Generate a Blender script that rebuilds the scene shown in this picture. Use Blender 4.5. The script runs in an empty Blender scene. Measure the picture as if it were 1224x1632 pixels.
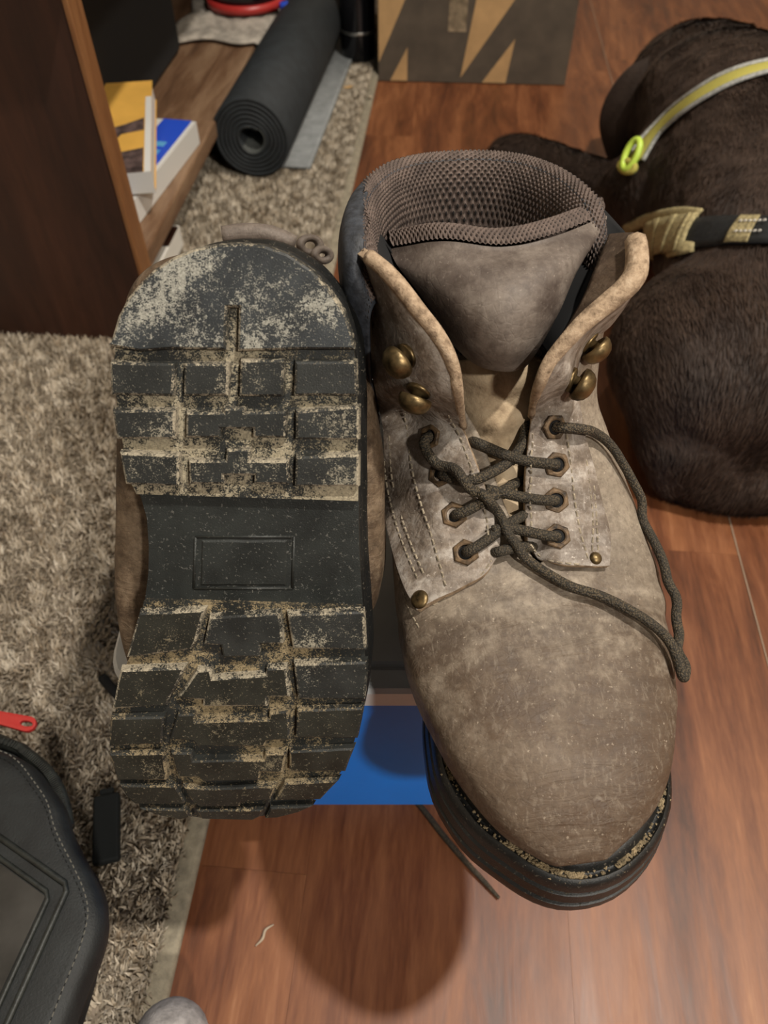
import bpy, bmesh, math, random
import numpy as np
from mathutils import Vector, Matrix, noise as mnoise
random.seed(7); np.random.seed(7)
PI = math.pi
SC = bpy.context.scene
COL = SC.collection

# ------------------------------------------------------------------ camera, world, lights, exposure
cam = bpy.data.cameras.new('camera'); CAM = bpy.data.objects.new('camera', cam); COL.objects.link(CAM)
CAM.location = (0, 0, 0.6); CAM.rotation_euler = (math.radians(40), 0, 0)
cam.sensor_fit = 'VERTICAL'; cam.sensor_height = 36.0; cam.lens = 1209 / 1632 * 36; cam.clip_start = 0.02
cam.dof.use_dof = True; cam.dof.focus_distance = 0.34; cam.dof.aperture_fstop = cam.lens / 2.2
SC.camera = CAM
w = bpy.data.worlds.new('world'); SC.world = w; w.use_nodes = True
w.node_tree.nodes['Background'].inputs[0].default_value = (1.0, 0.95, 0.88, 1)
w.node_tree.nodes['Background'].inputs[1].default_value = 0.018
def bulb(name, loc, power, r, col=(1, .93, .83)):
    l = bpy.data.lights.new(name, 'POINT'); l.energy = power; l.shadow_soft_size = r; l.color = col
    o = bpy.data.objects.new(name, l); COL.objects.link(o); o.location = loc; return o
bulb('ceiling_bulb', (0.74, 0.16, 2.40), 58, .045)
bulb('ceiling_bulb.001', (0.90, -1.35, 1.95), 40, .07)
bulb('ceiling_bulb.002', (0.30, 1.05, 2.45), 5, .06)
SC.view_settings.view_transform = 'Standard'; SC.view_settings.look = 'None'
SC.view_settings.exposure = 1.68; SC.view_settings.gamma = 1.0; SC.view_settings.use_curve_mapping = False

# ------------------------------------------------------------------ helpers
def tag(o, label=None, cat=None, group=None, kind=None):
    if label: o['label'] = label
    if cat: o['category'] = cat
    if group: o['group'] = group
    if kind: o['kind'] = kind
    return o
def empty(name, loc=(0, 0, 0), rz=0, label=None, cat=None, group=None):
    o = bpy.data.objects.new(name, None); COL.objects.link(o); o.location = loc; o.rotation_euler = (0, 0, rz)
    o.empty_display_size = .02
    return tag(o, label, cat, group)
def link(name, me, mat=None, parent=None, smooth=True):
    if mat is not None:
        for m in (mat if isinstance(mat, (list, tuple)) else [mat]): me.materials.append(m)
    if smooth: me.polygons.foreach_set('use_smooth', [True] * len(me.polygons))
    o = bpy.data.objects.new(name, me); COL.objects.link(o)
    if parent: o.parent = parent
    return o
def pymesh(name, V, F, mat=None, parent=None, smooth=True, merge=0, recalc=True):
    me = bpy.data.meshes.new(name)
    bm = bmesh.new()
    vs = [bm.verts.new(tuple(v)) for v in V]
    for f in F:
        try: bm.faces.new([vs[i] for i in f])
        except ValueError: pass
    if merge: bmesh.ops.remove_doubles(bm, verts=bm.verts, dist=merge)
    if recalc: bmesh.ops.recalc_face_normals(bm, faces=bm.faces)
    bm.to_mesh(me); bm.free()
    return link(name, me, mat, parent, smooth)
def bmobj(name, bm, mat=None, parent=None, smooth=False):
    me = bpy.data.meshes.new(name); bmesh.ops.recalc_face_normals(bm, faces=bm.faces); bm.to_mesh(me); bm.free()
    return link(name, me, mat, parent, smooth)
def mod(o, t, **k):
    m = o.modifiers.new(t.lower(), t)
    for a, b in k.items(): setattr(m, a, b)
    return m
def bake(o):
    dg = bpy.context.evaluated_depsgraph_get(); me = bpy.data.meshes.new_from_object(o.evaluated_get(dg))
    o.modifiers.clear(); o.data = me; return o
def box_bm(bm, c, s, rz=0, bev=0.0, seg=2):
    r = bmesh.ops.create_cube(bm, size=1, matrix=Matrix.Translation(c) @ Matrix.Rotation(rz, 4, 'Z') @ Matrix.Diagonal((*s, 1)))
    if bev:
        es = list({e for v in r['verts'] for e in v.link_edges})
        bmesh.ops.bevel(bm, geom=es, offset=bev, segments=seg, affect='EDGES', profile=.5)
def box(name, c, s, mat, parent=None, rz=0, bev=0.0, seg=2, smooth=False):
    bm = bmesh.new(); box_bm(bm, c, s, rz, bev, seg); return bmobj(name, bm, mat, parent, smooth)
def catmull(P, n, closed=False):
    P = [Vector(p) for p in P]; out = []; m = len(P); segs = m if closed else m - 1
    for i in range(segs):
        p1, p2 = P[i], P[(i + 1) % m]
        p0 = P[i - 1] if (i > 0 or closed) else p1 * 2 - p2
        p3 = P[(i + 2) % m] if (i + 2 < m or closed) else p2 * 2 - p1
        for k in range(n):
            t = k / n
            out.append(.5 * ((2 * p1) + (p2 - p0) * t + (2 * p0 - 5 * p1 + 4 * p2 - p3) * t * t + (3 * p1 - p0 - 3 * p2 + p3) * t ** 3))
    if not closed: out.append(P[-1])
    return out
def tube_geo(P, R, n=8, cap=True, flat=1.0):
    """sweep a circle of radius R (number or list) along P with parallel transport"""
    P = [Vector(p) for p in P]; V = []; F = []; m = len(P)
    T = [(P[min(i + 1, m - 1)] - P[max(i - 1, 0)]).normalized() for i in range(m)]
    a = Vector((0, 0, 1)) if abs(T[0].z) < .9 else Vector((1, 0, 0))
    u = (a - T[0] * a.dot(T[0])).normalized()
    for i in range(m):
        u = (u - T[i] * u.dot(T[i])).normalized(); v = T[i].cross(u)
        r = R[i] if hasattr(R, '__len__') else R
        for k in range(n):
            t = 2 * PI * k / n; V.append(P[i] + u * (math.cos(t) * r * flat) + v * (math.sin(t) * r))
    for i in range(m - 1):
        for k in range(n):
            F.append((i * n + k, i * n + (k + 1) % n, (i + 1) * n + (k + 1) % n, (i + 1) * n + k))
    if cap: F += [tuple(range(n)), tuple(range((m - 1) * n, m * n))]
    return V, F
def tube(name, P, R, mat, parent=None, n=8, smooth_n=0, flat=1.0):
    if smooth_n: P = catmull(P, smooth_n)
    if hasattr(R, '__len__') and len(R) != len(P): R = list(np.interp(np.linspace(0, 1, len(P)), np.linspace(0, 1, len(R)), R))
    V, F = tube_geo(P, R, n, True, flat); return pymesh(name, V, F, mat, parent)
def merge_geo(parts):
    V = []; F = []
    for v, f in parts:
        o = len(V); V += list(v); F += [tuple(i + o for i in q) for q in f]
    return V, F
def lathe_geo(prof, n=24, mtx=None):
    V = []; F = []; m = len(prof)
    for r, z in prof:
        for k in range(n):
            p = Vector((r * math.cos(2 * PI * k / n), r * math.sin(2 * PI * k / n), z)); V.append(mtx @ p if mtx else p)
    for i in range(m - 1):
        for k in range(n): F.append((i * n + k, i * n + (k + 1) % n, (i + 1) * n + (k + 1) % n, (i + 1) * n + k))
    return V, F
def inset_poly(P, d):
    """offset a 2D polygon inwards by d (mitred)"""
    n = len(P); A = sum(P[i][0] * P[(i + 1) % n][1] - P[(i + 1) % n][0] * P[i][1] for i in range(n)); s = 1 if A > 0 else -1
    out = []
    for i in range(n):
        a, b, c = Vector(P[i - 1][:2]), Vector(P[i][:2]), Vector(P[(i + 1) % n][:2])
        e1 = (b - a); e2 = (c - b)
        if e1.length < 1e-9 or e2.length < 1e-9: out.append(tuple(b)); continue
        e1.normalize(); e2.normalize()
        n1 = Vector((-e1.y, e1.x)) * s; n2 = Vector((-e2.y, e2.x)) * s
        m = n1 + n2
        if m.length < 1e-6: m = n1.copy()
        m.normalize(); k = max(.4, m.dot(n1)); out.append(tuple(b + m * (d / k)))
    return out

# ------------------------------------------------------------------ materials
class NT:
    def __init__(s, name):
        s.m = bpy.data.materials.new(name); s.m.use_nodes = True; s.t = s.m.node_tree; s.n = s.t.nodes; s.l = s.t.links
        s.b = s.n['Principled BSDF']; s.co = s.n.new('ShaderNodeTexCoord')
    def link(s, a, b): s.l.new(a, b)
    def new(s, t, **k):
        x = s.n.new(t)
        for a, b in k.items(): setattr(x, a, b)
        return x
    def vec(s, scale=(1, 1, 1), rot=(0, 0, 0), src='Object', loc=None):
        mp = s.new('ShaderNodeMapping'); mp.inputs['Scale'].default_value = scale; mp.inputs['Rotation'].default_value = rot
        s.link(s.co.outputs[src], mp.inputs['Vector'])
        if loc is not None: s.link(loc, mp.inputs['Location'])
        return mp.outputs[0]
    def noise(s, sc, det=4, rough=.55, dist=0, v=None):
        x = s.new('ShaderNodeTexNoise'); x.inputs['Scale'].default_value = sc; x.inputs['Detail'].default_value = det
        x.inputs['Roughness'].default_value = rough; x.inputs['Distortion'].default_value = dist
        s.link(v if v is not None else s.co.outputs['Object'], x.inputs['Vector']); return x.outputs['Fac']
    def voro(s, sc, feat='F1', v=None, out='Distance', rnd=1):
        x = s.new('ShaderNodeTexVoronoi', feature=feat); x.inputs['Scale'].default_value = sc; x.inputs['Randomness'].default_value = rnd
        s.link(v if v is not None else s.co.outputs['Object'], x.inputs['Vector']); return x.outputs[out]
    def wave(s, sc, dist=0, v=None, direction='X', det=2, dsc=1):
        x = s.new('ShaderNodeTexWave', bands_direction=direction); x.inputs['Scale'].default_value = sc; x.inputs['Distortion'].default_value = dist
        x.inputs['Detail'].default_value = det; x.inputs['Detail Scale'].default_value = dsc
        s.link(v if v is not None else s.co.outputs['Object'], x.inputs['Vector']); return x.outputs['Fac']
    def ramp(s, f, stops, interp='LINEAR'):
        x = s.new('ShaderNodeValToRGB'); e = x.color_ramp.elements; x.color_ramp.interpolation = interp
        while len(e) > 1: e.remove(e[0])
        for i, (p, c) in enumerate(stops):
            el = e[0] if i == 0 else e.new(p); el.position = p
            el.color = (c, c, c, 1) if not hasattr(c, '__len__') else (*c, 1)
        s.link(f, x.inputs[0]); return x.outputs[0]
    def mix(s, f, a, b, mode='MIX'):
        x = s.new('ShaderNodeMix', data_type='RGBA', blend_type=mode)
        for i, v in ((0, f), (6, a), (7, b)):
            if hasattr(v, 'is_linked') or hasattr(v, 'links'): s.link(v, x.inputs[i])
            else: x.inputs[i].default_value = v if i == 0 else ((*v, 1) if len(v) == 3 else v)
        return x.outputs[2]
    def math(s, op, a, b=0.0, clamp=False):
        x = s.new('ShaderNodeMath', operation=op, use_clamp=clamp)
        for i, v in ((0, a), (1, b)):
            if hasattr(v, 'links'): s.link(v, x.inputs[i])
            else: x.inputs[i].default_value = v
        return x.outputs[0]
    def bump(s, h, strength=.5, dist=.001, prev=None):
        x = s.new('ShaderNodeBump'); x.inputs['Strength'].default_value = strength; x.inputs['Distance'].default_value = dist
        s.link(h, x.inputs['Height'])
        if prev is not None: s.link(prev, x.inputs['Normal'])
        return x.outputs[0]
    def out(s, col=None, rough=None, normal=None, **k):
        for key, v in (('Base Color', col), ('Roughness', rough), ('Normal', normal)):
            if v is None: continue
            if hasattr(v, 'links'): s.link(v, s.b.inputs[key])
            else: s.b.inputs[key].default_value = (*v, 1) if hasattr(v, '__len__') else v
        for key, v in k.items():
            inp = s.b.inputs[key.replace('_', ' ')]
            if hasattr(v, 'links'): s.link(v, inp)
            else: inp.default_value = v
        return s.m

def simple(name, col, rough=.5, nsc=0, namt=.15, bsc=0, bdist=.0005, **k):
    t = NT(name); c = col; nrm = None
    if nsc:
        f = t.noise(nsc, 5); lo = tuple(v * (1 - namt * 2) for v in col); hi = tuple(min(1, v * (1 + namt * 2)) for v in col)
        c = t.ramp(f, [(.3, lo), (.7, hi)])
    if bsc: nrm = t.bump(t.noise(bsc, 4), .6, bdist)
    return t.out(c, rough, nrm, **k)

def leather(name, dark, mid, light, amount=.5, wrinkle=.6, toe=None):
    t = NT(name)
    big = t.noise(19, 6, .66, .5); fine = t.noise(95, 6, .65); sc = t.noise(420, 3, .6)
    f = t.math('ADD', t.math('MULTIPLY', big, .45), t.math('MULTIPLY', fine, .55))
    c = t.ramp(f, [(.38, dark), (.50, mid), (.64, light)])
    band = t.noise(11, 4, .55, .9, t.vec((.7, 3.0, 2.2), (0, 0, .25)))
    c = t.mix(t.ramp(band, [(.50, 0.0), (.64, .65)]), c, light)
    c = t.mix(t.ramp(band, [(.36, .65), (.48, 0.0)]), c, dark)
    dk = t.noise(22, 5, .62, .9, t.vec((1.3, 1, 1.4)))
    c = t.mix(t.ramp(dk, [(.52, 0.0), (.72, .5)]), c, dark)
    if toe is not None:
        sx = t.new('ShaderNodeSeparateXYZ'); t.link(t.co.outputs['Object'], sx.inputs[0])
        g = t.math('ADD', sx.outputs['Y'], t.math('MULTIPLY', big, .05)); c = t.mix(t.ramp(t.math('MULTIPLY', g, 3.0), [(.62, 0.0), (.80, .75)]), c, toe)
        c = t.mix(t.ramp(t.math('MULTIPLY', g, 3.0), [(.52, .60), (.63, 0.0)]), c, light)
    c = t.mix(t.ramp(t.noise(330, 5, .75), [(.38, .42), (.56, 0.0)]), c, dark)
    c = t.mix(t.ramp(t.noise(300, 5, .75, .6, t.vec((1.6, .8, 1))), [(.52, 0.0), (.68, .32)]), c, light)
    speck = t.ramp(t.noise(650, 2, .5), [(.68, 0.0), (.74, .35)])
    c = t.mix(speck, c, tuple(min(1, v * 1.7) for v in light))
    scratch = t.noise(60, 4, .6, 0, t.vec((5, .7, 1), (0, 0, .5)))
    c = t.mix(t.ramp(scratch, [(.68, 0.0), (.75, .22)]), c, tuple(min(1, v * 1.3) for v in light))
    cr = t.voro(230, 'DISTANCE_TO_EDGE'); wr = t.noise(70, 4, .6, 1.2, t.vec((.55, 2.6, 1.6)))
    n = t.bump(t.ramp(cr, [(0, 0.0), (.08, 1.0)]), .18, .0003)
    n = t.bump(wr, wrinkle, .0016, n); n = t.bump(sc, .25, .0003, n)
    return t.out(c, t.ramp(fine, [(.3, .5), (.7, .72)]), n, Specular_IOR_Level=.35)
M = {}
M['leather'] = leather('worn_leather', (.066, .047, .034), (.125, .092, .064), (.34, .285, .22), toe=(.080, .047, .027))
M['leather_dark'] = leather('dark_leather', (.045, .030, .021), (.105, .068, .043), (.20, .145, .10))
M['leather_pale'] = leather('dusty_leather', (.085, .062, .047), (.26, .21, .165), (.58, .53, .475), .5, .5)
M['leather_grey'] = leather('grey_brown_leather', (.062, .046, .038), (.135, .108, .09), (.22, .185, .155), .5, .2)
t = NT('suede_edge'); f = t.noise(240, 5, .7)
M['suede'] = t.out(t.ramp(f, [(.3, (.13, .085, .05)), (.55, (.40, .29, .19)), (.75, (.54, .42, .30))]), .9, t.bump(f, .9, .0012))
t = NT('tan_suede_tongue'); f = t.noise(70, 6, .65, .3); g = t.noise(300, 4, .7)
M['tongue_suede'] = t.out(t.ramp(f, [(.3, (.17, .115, .065)), (.5, (.44, .33, .21)), (.7, (.58, .46, .31))]), .9, t.bump(g, .6, .0008))

def rubber(name, dust, thr, sand=(.44, .39, .285), dens=1.0, base=(.0155, .0165, .0155), anis=(1, 1, 1)):
    """black rubber with dried sandy mud caught on it"""
    t = NT(name); v = t.vec(anis)
    big = t.noise(34, 4, .6, .3, v); mid = t.noise(380, 5, .75, 0, v); fine = t.noise(1400, 3, .7)
    s = t.math('ADD', t.math('ADD', t.math('MULTIPLY', big, .46), t.math('MULTIPLY', mid, .36)), t.math('MULTIPLY', fine, .30))
    k = t.ramp(s, [(thr, 0.0), (thr + .035, dust)])
    speck = t.ramp(t.noise(700, 2, .6), [(.625, 0.0), (.69, dens * .55)])
    k = t.math('MAXIMUM', k, speck)
    film = t.ramp(t.noise(55, 4), [(.35, base), (.7, tuple(b * 2.1 for b in base))])
    c = t.mix(k, film, t.mix(t.ramp(t.noise(1100, 3, .7), [(.35, 0.0), (.65, 1.0)]), sand, tuple(x * .5 for x in sand)))
    n = t.bump(fine, .35, .0005); n = t.bump(k, .5, .0006, n)
    return t.out(c, t.ramp(k, [(0, .42), (.5, .95)]), n, Specular_IOR_Level=.4)
M['rubber'] = rubber('black_rubber', .8, .74, (.30, .25, .17), .5, (.007, .0072, .007))
M['rubber_cap'] = rubber('heel_rubber', .85, .565, (.50, .49, .42), .8, (.022, .025, .027), (1, 1, 1))
M['rubber_lug'] = rubber('lug_rubber', .75, .60, (.47, .43, .33), .5)
M['rubber_shank'] = rubber('shank_rubber', .9, .69, (.5, .48, .42), .3, (.013, .0145, .0135))
M['rubber_toe'] = rubber('shaded_toe_lug_rubber', .6, .625, (.34, .28, .175), .8, (.0145, .0145, .0115))  # sand thinned and darkened, so the toe's shade is partly in the colour
M['groove'] = rubber('muddy_groove', .92, .545, (.46, .40, .28), 1.0)
M['groove_toe'] = rubber('muddy_shaded_toe_groove', .9, .565, (.36, .28, .16), 1.0)  # real mud, but darker and sparser to paint in the shade at the toe
M['lug_edge'] = rubber('sandy_lug_edge', .85, .545, (.48, .42, .31), 1.0)
M['toe_edge'] = rubber('sandy_shaded_toe_lug_edge', .8, .56, (.38, .30, .18), 1.0)  # sandy edge, toned down with the toe's shade put into its colour
M['mud'] = simple('dry_mud', (.235, .18, .105), 1.0, 300, .3, 500, .001)
M['brass'] = simple('old_brass', (.17, .118, .055), .40, 160, .4, 220, .0003, Metallic=.8)
M['rust'] = simple('rusty_eyelet', (.105, .066, .034), .6, 260, .45, 500, .0004, Metallic=.35)
M['steel'] = simple('worn_steel', (.55, .54, .5), .3, 90, .15, Metallic=.95)
t = NT('waxed_lace'); wv = t.voro(1300, 'F1'); f = t.noise(60, 4)
M['lace'] = t.out(t.mix(t.ramp(wv, [(.25, 0.0), (.6, 1.0)]), t.ramp(f, [(.3, (.055, .042, .026)), (.7, (.125, .092, .052))]), (.022, .018, .012)), .8, t.bump(wv, .8, .0007))
M['bag_thread'] = simple('grey_thread', (.10, .095, .08), .9)
M['thread'] = simple('dusty_thread', (.30, .25, .18), .9, 400, .3)
t = NT('mesh_knit'); f = t.noise(140, 4)
M['knit'] = t.out(t.ramp(f, [(.3, (.075, .054, .045)), (.7, (.145, .106, .088))]), .85, t.bump(t.noise(900, 3), .6, .0005))
M['knit_hole'] = simple('knit_hole', (.012, .009, .008), 1.0)
M['navy'] = simple('dark_nylon', (.028, .032, .040), .6, 260, .35, 900, .0004)
M['black'] = simple('black_cloth', (.004, .004, .0045), .9)
M['white_plastic'] = simple('white_plastic', (.66, .69, .71), .38, 40, .03, 300, .0001)
M['blue_plastic'] = simple('blue_plastic', (.004, .22, .88), .36, 12, .04, 250, .0001)
M['black_rubber_foot'] = simple('foot_rubber', (.004, .006, .006), .8)
def wood(name, cols, along='Y', sc=1.0, rough=.38, rnd=True, bump=.25, spec=.5):
    t = NT(name)
    loc = None
    if rnd:
        oi = t.new('ShaderNodeObjectInfo'); cx = t.new('ShaderNodeCombineXYZ')
        for i, k in enumerate((17.0, 9.0, 5.0)): t.link(t.math('MULTIPLY', oi.outputs['Random'], k), cx.inputs[i])
        loc = cx.outputs[0]
    st = {'Y': (1, .13, 1), 'X': (.13, 1, 1), 'Z': (1, 1, .13)}[along]
    v = t.vec(tuple(a * sc for a in st), loc=loc)
    big = t.noise(8, 5, .62, 2.2, v); mid = t.noise(42, 6, .68, .8, v); fine = t.noise(330, 3, .6, 0, v)
    f = t.math('ADD', t.math('ADD', t.math('MULTIPLY', big, .55), t.math('MULTIPLY', mid, .35)), t.math('MULTIPLY', fine, .14))
    c = t.ramp(f, [(.36, cols[0]), (.49, cols[1]), (.60, cols[2]), (.72, cols[3])])
    return t.out(c, t.ramp(mid, [(.3, rough), (.7, rough + .14)]), t.bump(mid, bump, .0006), Specular_IOR_Level=spec)
M['floor_wood'] = wood('red_brown_floor_wood', [(.034, .0115, .006), (.145, .047, .017), (.25, .094, .036), (.40, .19, .088)])
M['joint'] = simple('pale_joint', (.36, .26, .18), .9)
M['cab_side'] = wood('dark_varnished_wood', [(.012, .005, .0035), (.032, .0115, .0065), (.050, .0175, .009), (.08, .031, .015)], 'Z', .8, .4, False)
M['cab_edge'] = wood('orange_edge_wood', [(.09, .035, .012), (.17, .07, .024), (.24, .11, .04), (.28, .14, .06)], 'Z', .8, .45, False)
M['shelf'] = wood('shelf_wood', [(.06, .03, .016), (.15, .08, .042), (.25, .155, .09), (.34, .225, .135)], 'Y', .9, .42, False)
M['cardboard'] = simple('cardboard_tan', (.42, .26, .115), .85, 30, .06, 600, .0002)
M['card_print'] = simple('cardboard_print', (.072, .055, .038), .75, 24, .12, 600, .0002)
M['mat'] = simple('mat_foam', (.0145, .018, .0205), .75, 60, .15, 900, .0004)
M['mat_inner'] = simple('mat_underside', (.075, .080, .074), .85, 60, .15, 900, .0004)
M['mat_grey'] = simple('mat_grey_flap', (.23, .24, .24), .8, 60, .1, 900, .0003)
M['page'] = simple('book_pages', (.66, .63, .57), .9, 0)
M['yellow'] = simple('yellow_cover', (.66, .37, .075), .45, 20, .06)
M['cover_photo'] = simple('cover_picture', (.09, .06, .055), .5, 80, .4)
M['cover_white'] = simple('cover_white', (.62, .61, .58), .5)
M['cover_blue'] = simple('cover_blue', (.02, .075, .55), .4)
M['cover_cyan'] = simple('cover_cyan', (.10, .34, .62), .4)
M['cloth'] = simple('grey_linen', (.36, .32, .27), .95, 70, .15, 500, .0006)
M['red'] = simple('red_plastic', (.40, .03, .026), .35)
M['gloss_black'] = simple('gloss_black', (.006, .006, .007), .12)
M['sock'] = simple('grey_sock', (.30, .28, .27), .95, 200, .15, 700, .0008)
M['bag'] = simple('bag_cloth', (.0075, .009, .0092), .62, 60, .25, 800, .0004)
M['bag_trim'] = simple('bag_trim', (.014, .016, .014), .5, 120, .3, 600, .0004)
M['vinyl'] = simple('window_vinyl', (.035, .033, .030), .22, 18, .3)
M['chip'] = simple('wood_chip', (.45, .28, .12), .9)
M['lint'] = simple('pale_lint', (.42, .34, .25), .9)
t = NT('brown_dog_coat'); f = t.noise(26, 4, .6, .3); g = t.noise(420, 4, .65, .5, t.vec((1, .35, .6)))
M['coat'] = t.out(t.mix(t.ramp(g, [(.3, .0), (.75, .55)]), t.ramp(f, [(.3, (.014, .008, .0055)), (.7, (.032, .0195, .0135))]), (.055, .034, .024)), .6, t.bump(g, .7, .002), Specular_IOR_Level=.35, Sheen_Weight=.08, Sheen_Roughness=.4)
t = NT('yellow_webbing'); wv = t.wave(900, 0, None, 'DIAGONAL')
M['webbing'] = t.out(t.mix(t.math('MULTIPLY', wv, .4), (.56, .50, .10), (.30, .27, .08)), .8, t.bump(wv, .5, .0005))
M['reflective'] = simple('grey_reflective_trim', (.32, .32, .30), .5, 300, .2)
M['neon'] = simple('neon_plastic', (.55, .75, .10), .35)
M['harness'] = simple('black_webbing', (.010, .011, .012), .55, 300, .3, 900, .0005)
M['harness_tan'] = simple('tan_webbing', (.34, .28, .14), .8, 300, .25, 900, .0006)

exec_stage = True
# ------------------------------------------------------------------ floor and planks
A_FL = -math.radians(4.9)               # the boards run 4.9 degrees off the y axis
fl = box('floor', (.2, 1.2, -.012), (3.6, 4.4, .012), M['joint']); tag(fl, kind='structure')
fl.rotation_euler = (0, 0, A_FL)
pm = None; k = 0
for i in range(-9, 7):
    u0 = .31 + i * .19
    v0 = -1.2 - ((i * 37) % 11) / 11 * 1.2
    if i == 0: v0 = -1.9
    for j in range(5):
        va = v0 + j * 1.22
        if va > 3.3: continue
        if pm is None:
            bm = bmesh.new(); box_bm(bm, (0, 0, -.003), (.18985, 1.2198, .006))
            o = bmobj('plank', bm, M['floor_wood']); pm = o.data
        else:
            o = bpy.data.objects.new('plank', pm); COL.objects.link(o)
        o.parent = fl
        o.location = (u0 + .095 + (.0012 if i >= 0 else 0), va + .61, 0)
M['wall'] = simple('plain_wall_paint', (.42, .37, .30), .9, 30, .03)
for nm, c, s_ in (('wall_left', (-1.30, 1.2, 1.25), (.06, 4.3, 2.5)), ('wall_right', (1.75, 1.2, 1.25), (.06, 4.3, 2.5)), ('wall_back', (.225, 3.32, 1.25), (3.11, .06, 2.5))):
    tag(box(nm, c, s_, M['wall']), kind='structure')
tag(box('baseboard_back', (.225, 3.28, .05), (2.98, .016, .10), M['wall'], None, 0, .003, 2), kind='structure')
bm = bmesh.new(); box_bm(bm, (.3101, .9, -.0018), (.0017, 4.2, .0036)); bmobj('pale_joint_strip', bm, M['joint'], fl)
# ------------------------------------------------------------------ shaggy rug
RUG = empty('shaggy_rug', (-.15, 0, 0), A_FL, 'beige grey mottled shag rug under the wooden shelf unit', 'rug')
bm = bmesh.new(); box_bm(bm, (-.62, 1.0, .004), (1.23, 2.9, .006), 0, .002, 1)
t = NT('rug_backing'); M['rug_base'] = t.out(t.ramp(t.noise(40, 4), [(.3, (.17, .135, .10)), (.7, (.32, .27, .21))]), 1.0)
bmobj('backing', bm, M['rug_base'], RUG)
bm = bmesh.new(); box_bm(bm, (-.008, 1.0, .006), (.017, 2.9, .010), 0, .004, 3)
bmobj('edge_binding', bm, simple('binding_tape', (.27, .235, .17), .95, 120, .15, 700, .001), RUG, True)
def rug_pile(n):
    rs = np.random.RandomState(3)
    u = -.014 - rs.rand(n * 2) ** 1.15 * .85; v = -.15 + rs.rand(n * 2) * 2.2
    ca, sa = math.cos(A_FL), math.sin(A_FL)
    X = -.15 + u * ca - v * sa; Y = u * sa + v * ca
    dep = Y * math.cos(math.radians(50)) + .6 * math.sin(math.radians(50))
    keep = (np.abs(X) / np.maximum(dep, .1) < .56) & (Y < 1.95) & (rs.rand(n * 2) < np.clip(1.35 - Y * .42, .35, 1))
    u = u[keep]; v = v[keep]; n = len(u)
    fl1 = np.sin(u * 131 + 3 * np.sin(v * 97)) + np.sin(v * 163 + 2.5 * np.sin(u * 121 + 1)); fl2 = np.cos(v * 117 + 2 * np.sin(u * 153)) + np.cos(u * 203 + 3 * np.sin(v * 79))
    az = fl1 * .7 + fl2 * .5 + rs.randn(n) * 1.0
    ln = .008 + rs.rand(n) * .006; lean = .25 + rs.rand(n) * .6; w_ = .00055 + rs.rand(n) * .0007
    dx, dy = np.cos(az), np.sin(az); px, py = -dy, dx
    z0 = np.full(n, .006)
    mids = [(0, 0), (.45, .62), (1.0, 1.0)]
    V = np.zeros((n, 5, 3))
    for j, (a, b) in enumerate(mids):
        cx = u + dx * ln * np.sin(lean) * a * (.6 + .4 * a); cy = v + dy * ln * np.sin(lean) * a * (.6 + .4 * a); cz = z0 + ln * np.cos(lean) * b
        if j < 2:
            V[:, j * 2, 0] = cx - px * w_; V[:, j * 2, 1] = cy - py * w_; V[:, j * 2 + 1, 0] = cx + px * w_; V[:, j * 2 + 1, 1] = cy + py * w_
            V[:, j * 2, 2] = cz; V[:, j * 2 + 1, 2] = cz
        else: V[:, 4, 0] = cx; V[:, 4, 1] = cy; V[:, 4, 2] = cz
    me = bpy.data.meshes.new('pile'); me.vertices.add(n * 5); me.vertices.foreach_set('co', V.reshape(-1))
    base = (np.arange(n) * 5)[:, None]
    tri = (base[:, None, :] + np.array([[0, 1, 3], [0, 3, 2], [2, 3, 4]])[None]).reshape(-1)
    me.loops.add(len(tri)); me.loops.foreach_set('vertex_index', tri.astype(np.int32))
    me.polygons.add(len(tri) // 3); me.polygons.foreach_set('loop_start', np.arange(0, len(tri), 3, dtype=np.int32))
    me.polygons.foreach_set('loop_total', np.full(len(tri) // 3, 3, dtype=np.int32))
    me.update(calc_edges=True)
    at = me.attributes.new('shade', 'FLOAT', 'POINT'); at.data.foreach_set('value', np.repeat(rs.rand(n), 5))
    t = NT('rug_yarn'); a = t.new('ShaderNodeAttribute', attribute_name='shade')
    blot = t.noise(26, 5, .65, .5, t.vec((1, 1.6, 1)))
    f = t.math('ADD', t.math('MULTIPLY', a.outputs['Fac'], .38), t.math('MULTIPLY', blot, .80))
    t.out(t.ramp(f, [(.34, (.22, .16, .10)), (.50, (.41, .34, .25)), (.70, (.56, .485, .38)), (.9, (.66, .595, .49))]), .95)
    tag(link('pile', me, t.m, RUG), kind='stuff')
rug_pile(210000)
# ------------------------------------------------------------------ wooden shelf unit on the rug
cab = empty('shelf_unit', (-.283, .77, .009), A_FL, 'low dark wooden shelf unit standing on the rug', 'shelf unit')
box('side_panel', (-.285, .015, .20), (.57, .027, .40), M['cab_side'], cab, 0, .0015, 2)
tag(box('edge_strip', (.003, .015, .20), (.006, .030, .40), M['cab_edge'], cab, 0, .0015, 2), 'worn orange front edge of the side panel')
box('side_panel', (-.285, 1.26, .20), (.57, .03, .40), M['cab_side'], cab, 0, .0015, 2)
box('top_board', (-.28, .64, .414), (.60, 1.34, .026), M['cab_side'], cab, 0, .003, 2)
box('back_panel', (-.565, .64, .20), (.01, 1.22, .40), M['cab_side'], cab)
sh = box('shelf_board', (-.285, .6375, .078), (.55, 1.213, .026), M['shelf'], cab, 0, .003, 2)
tag(sh, 'lighter worn plank shelf')

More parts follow.
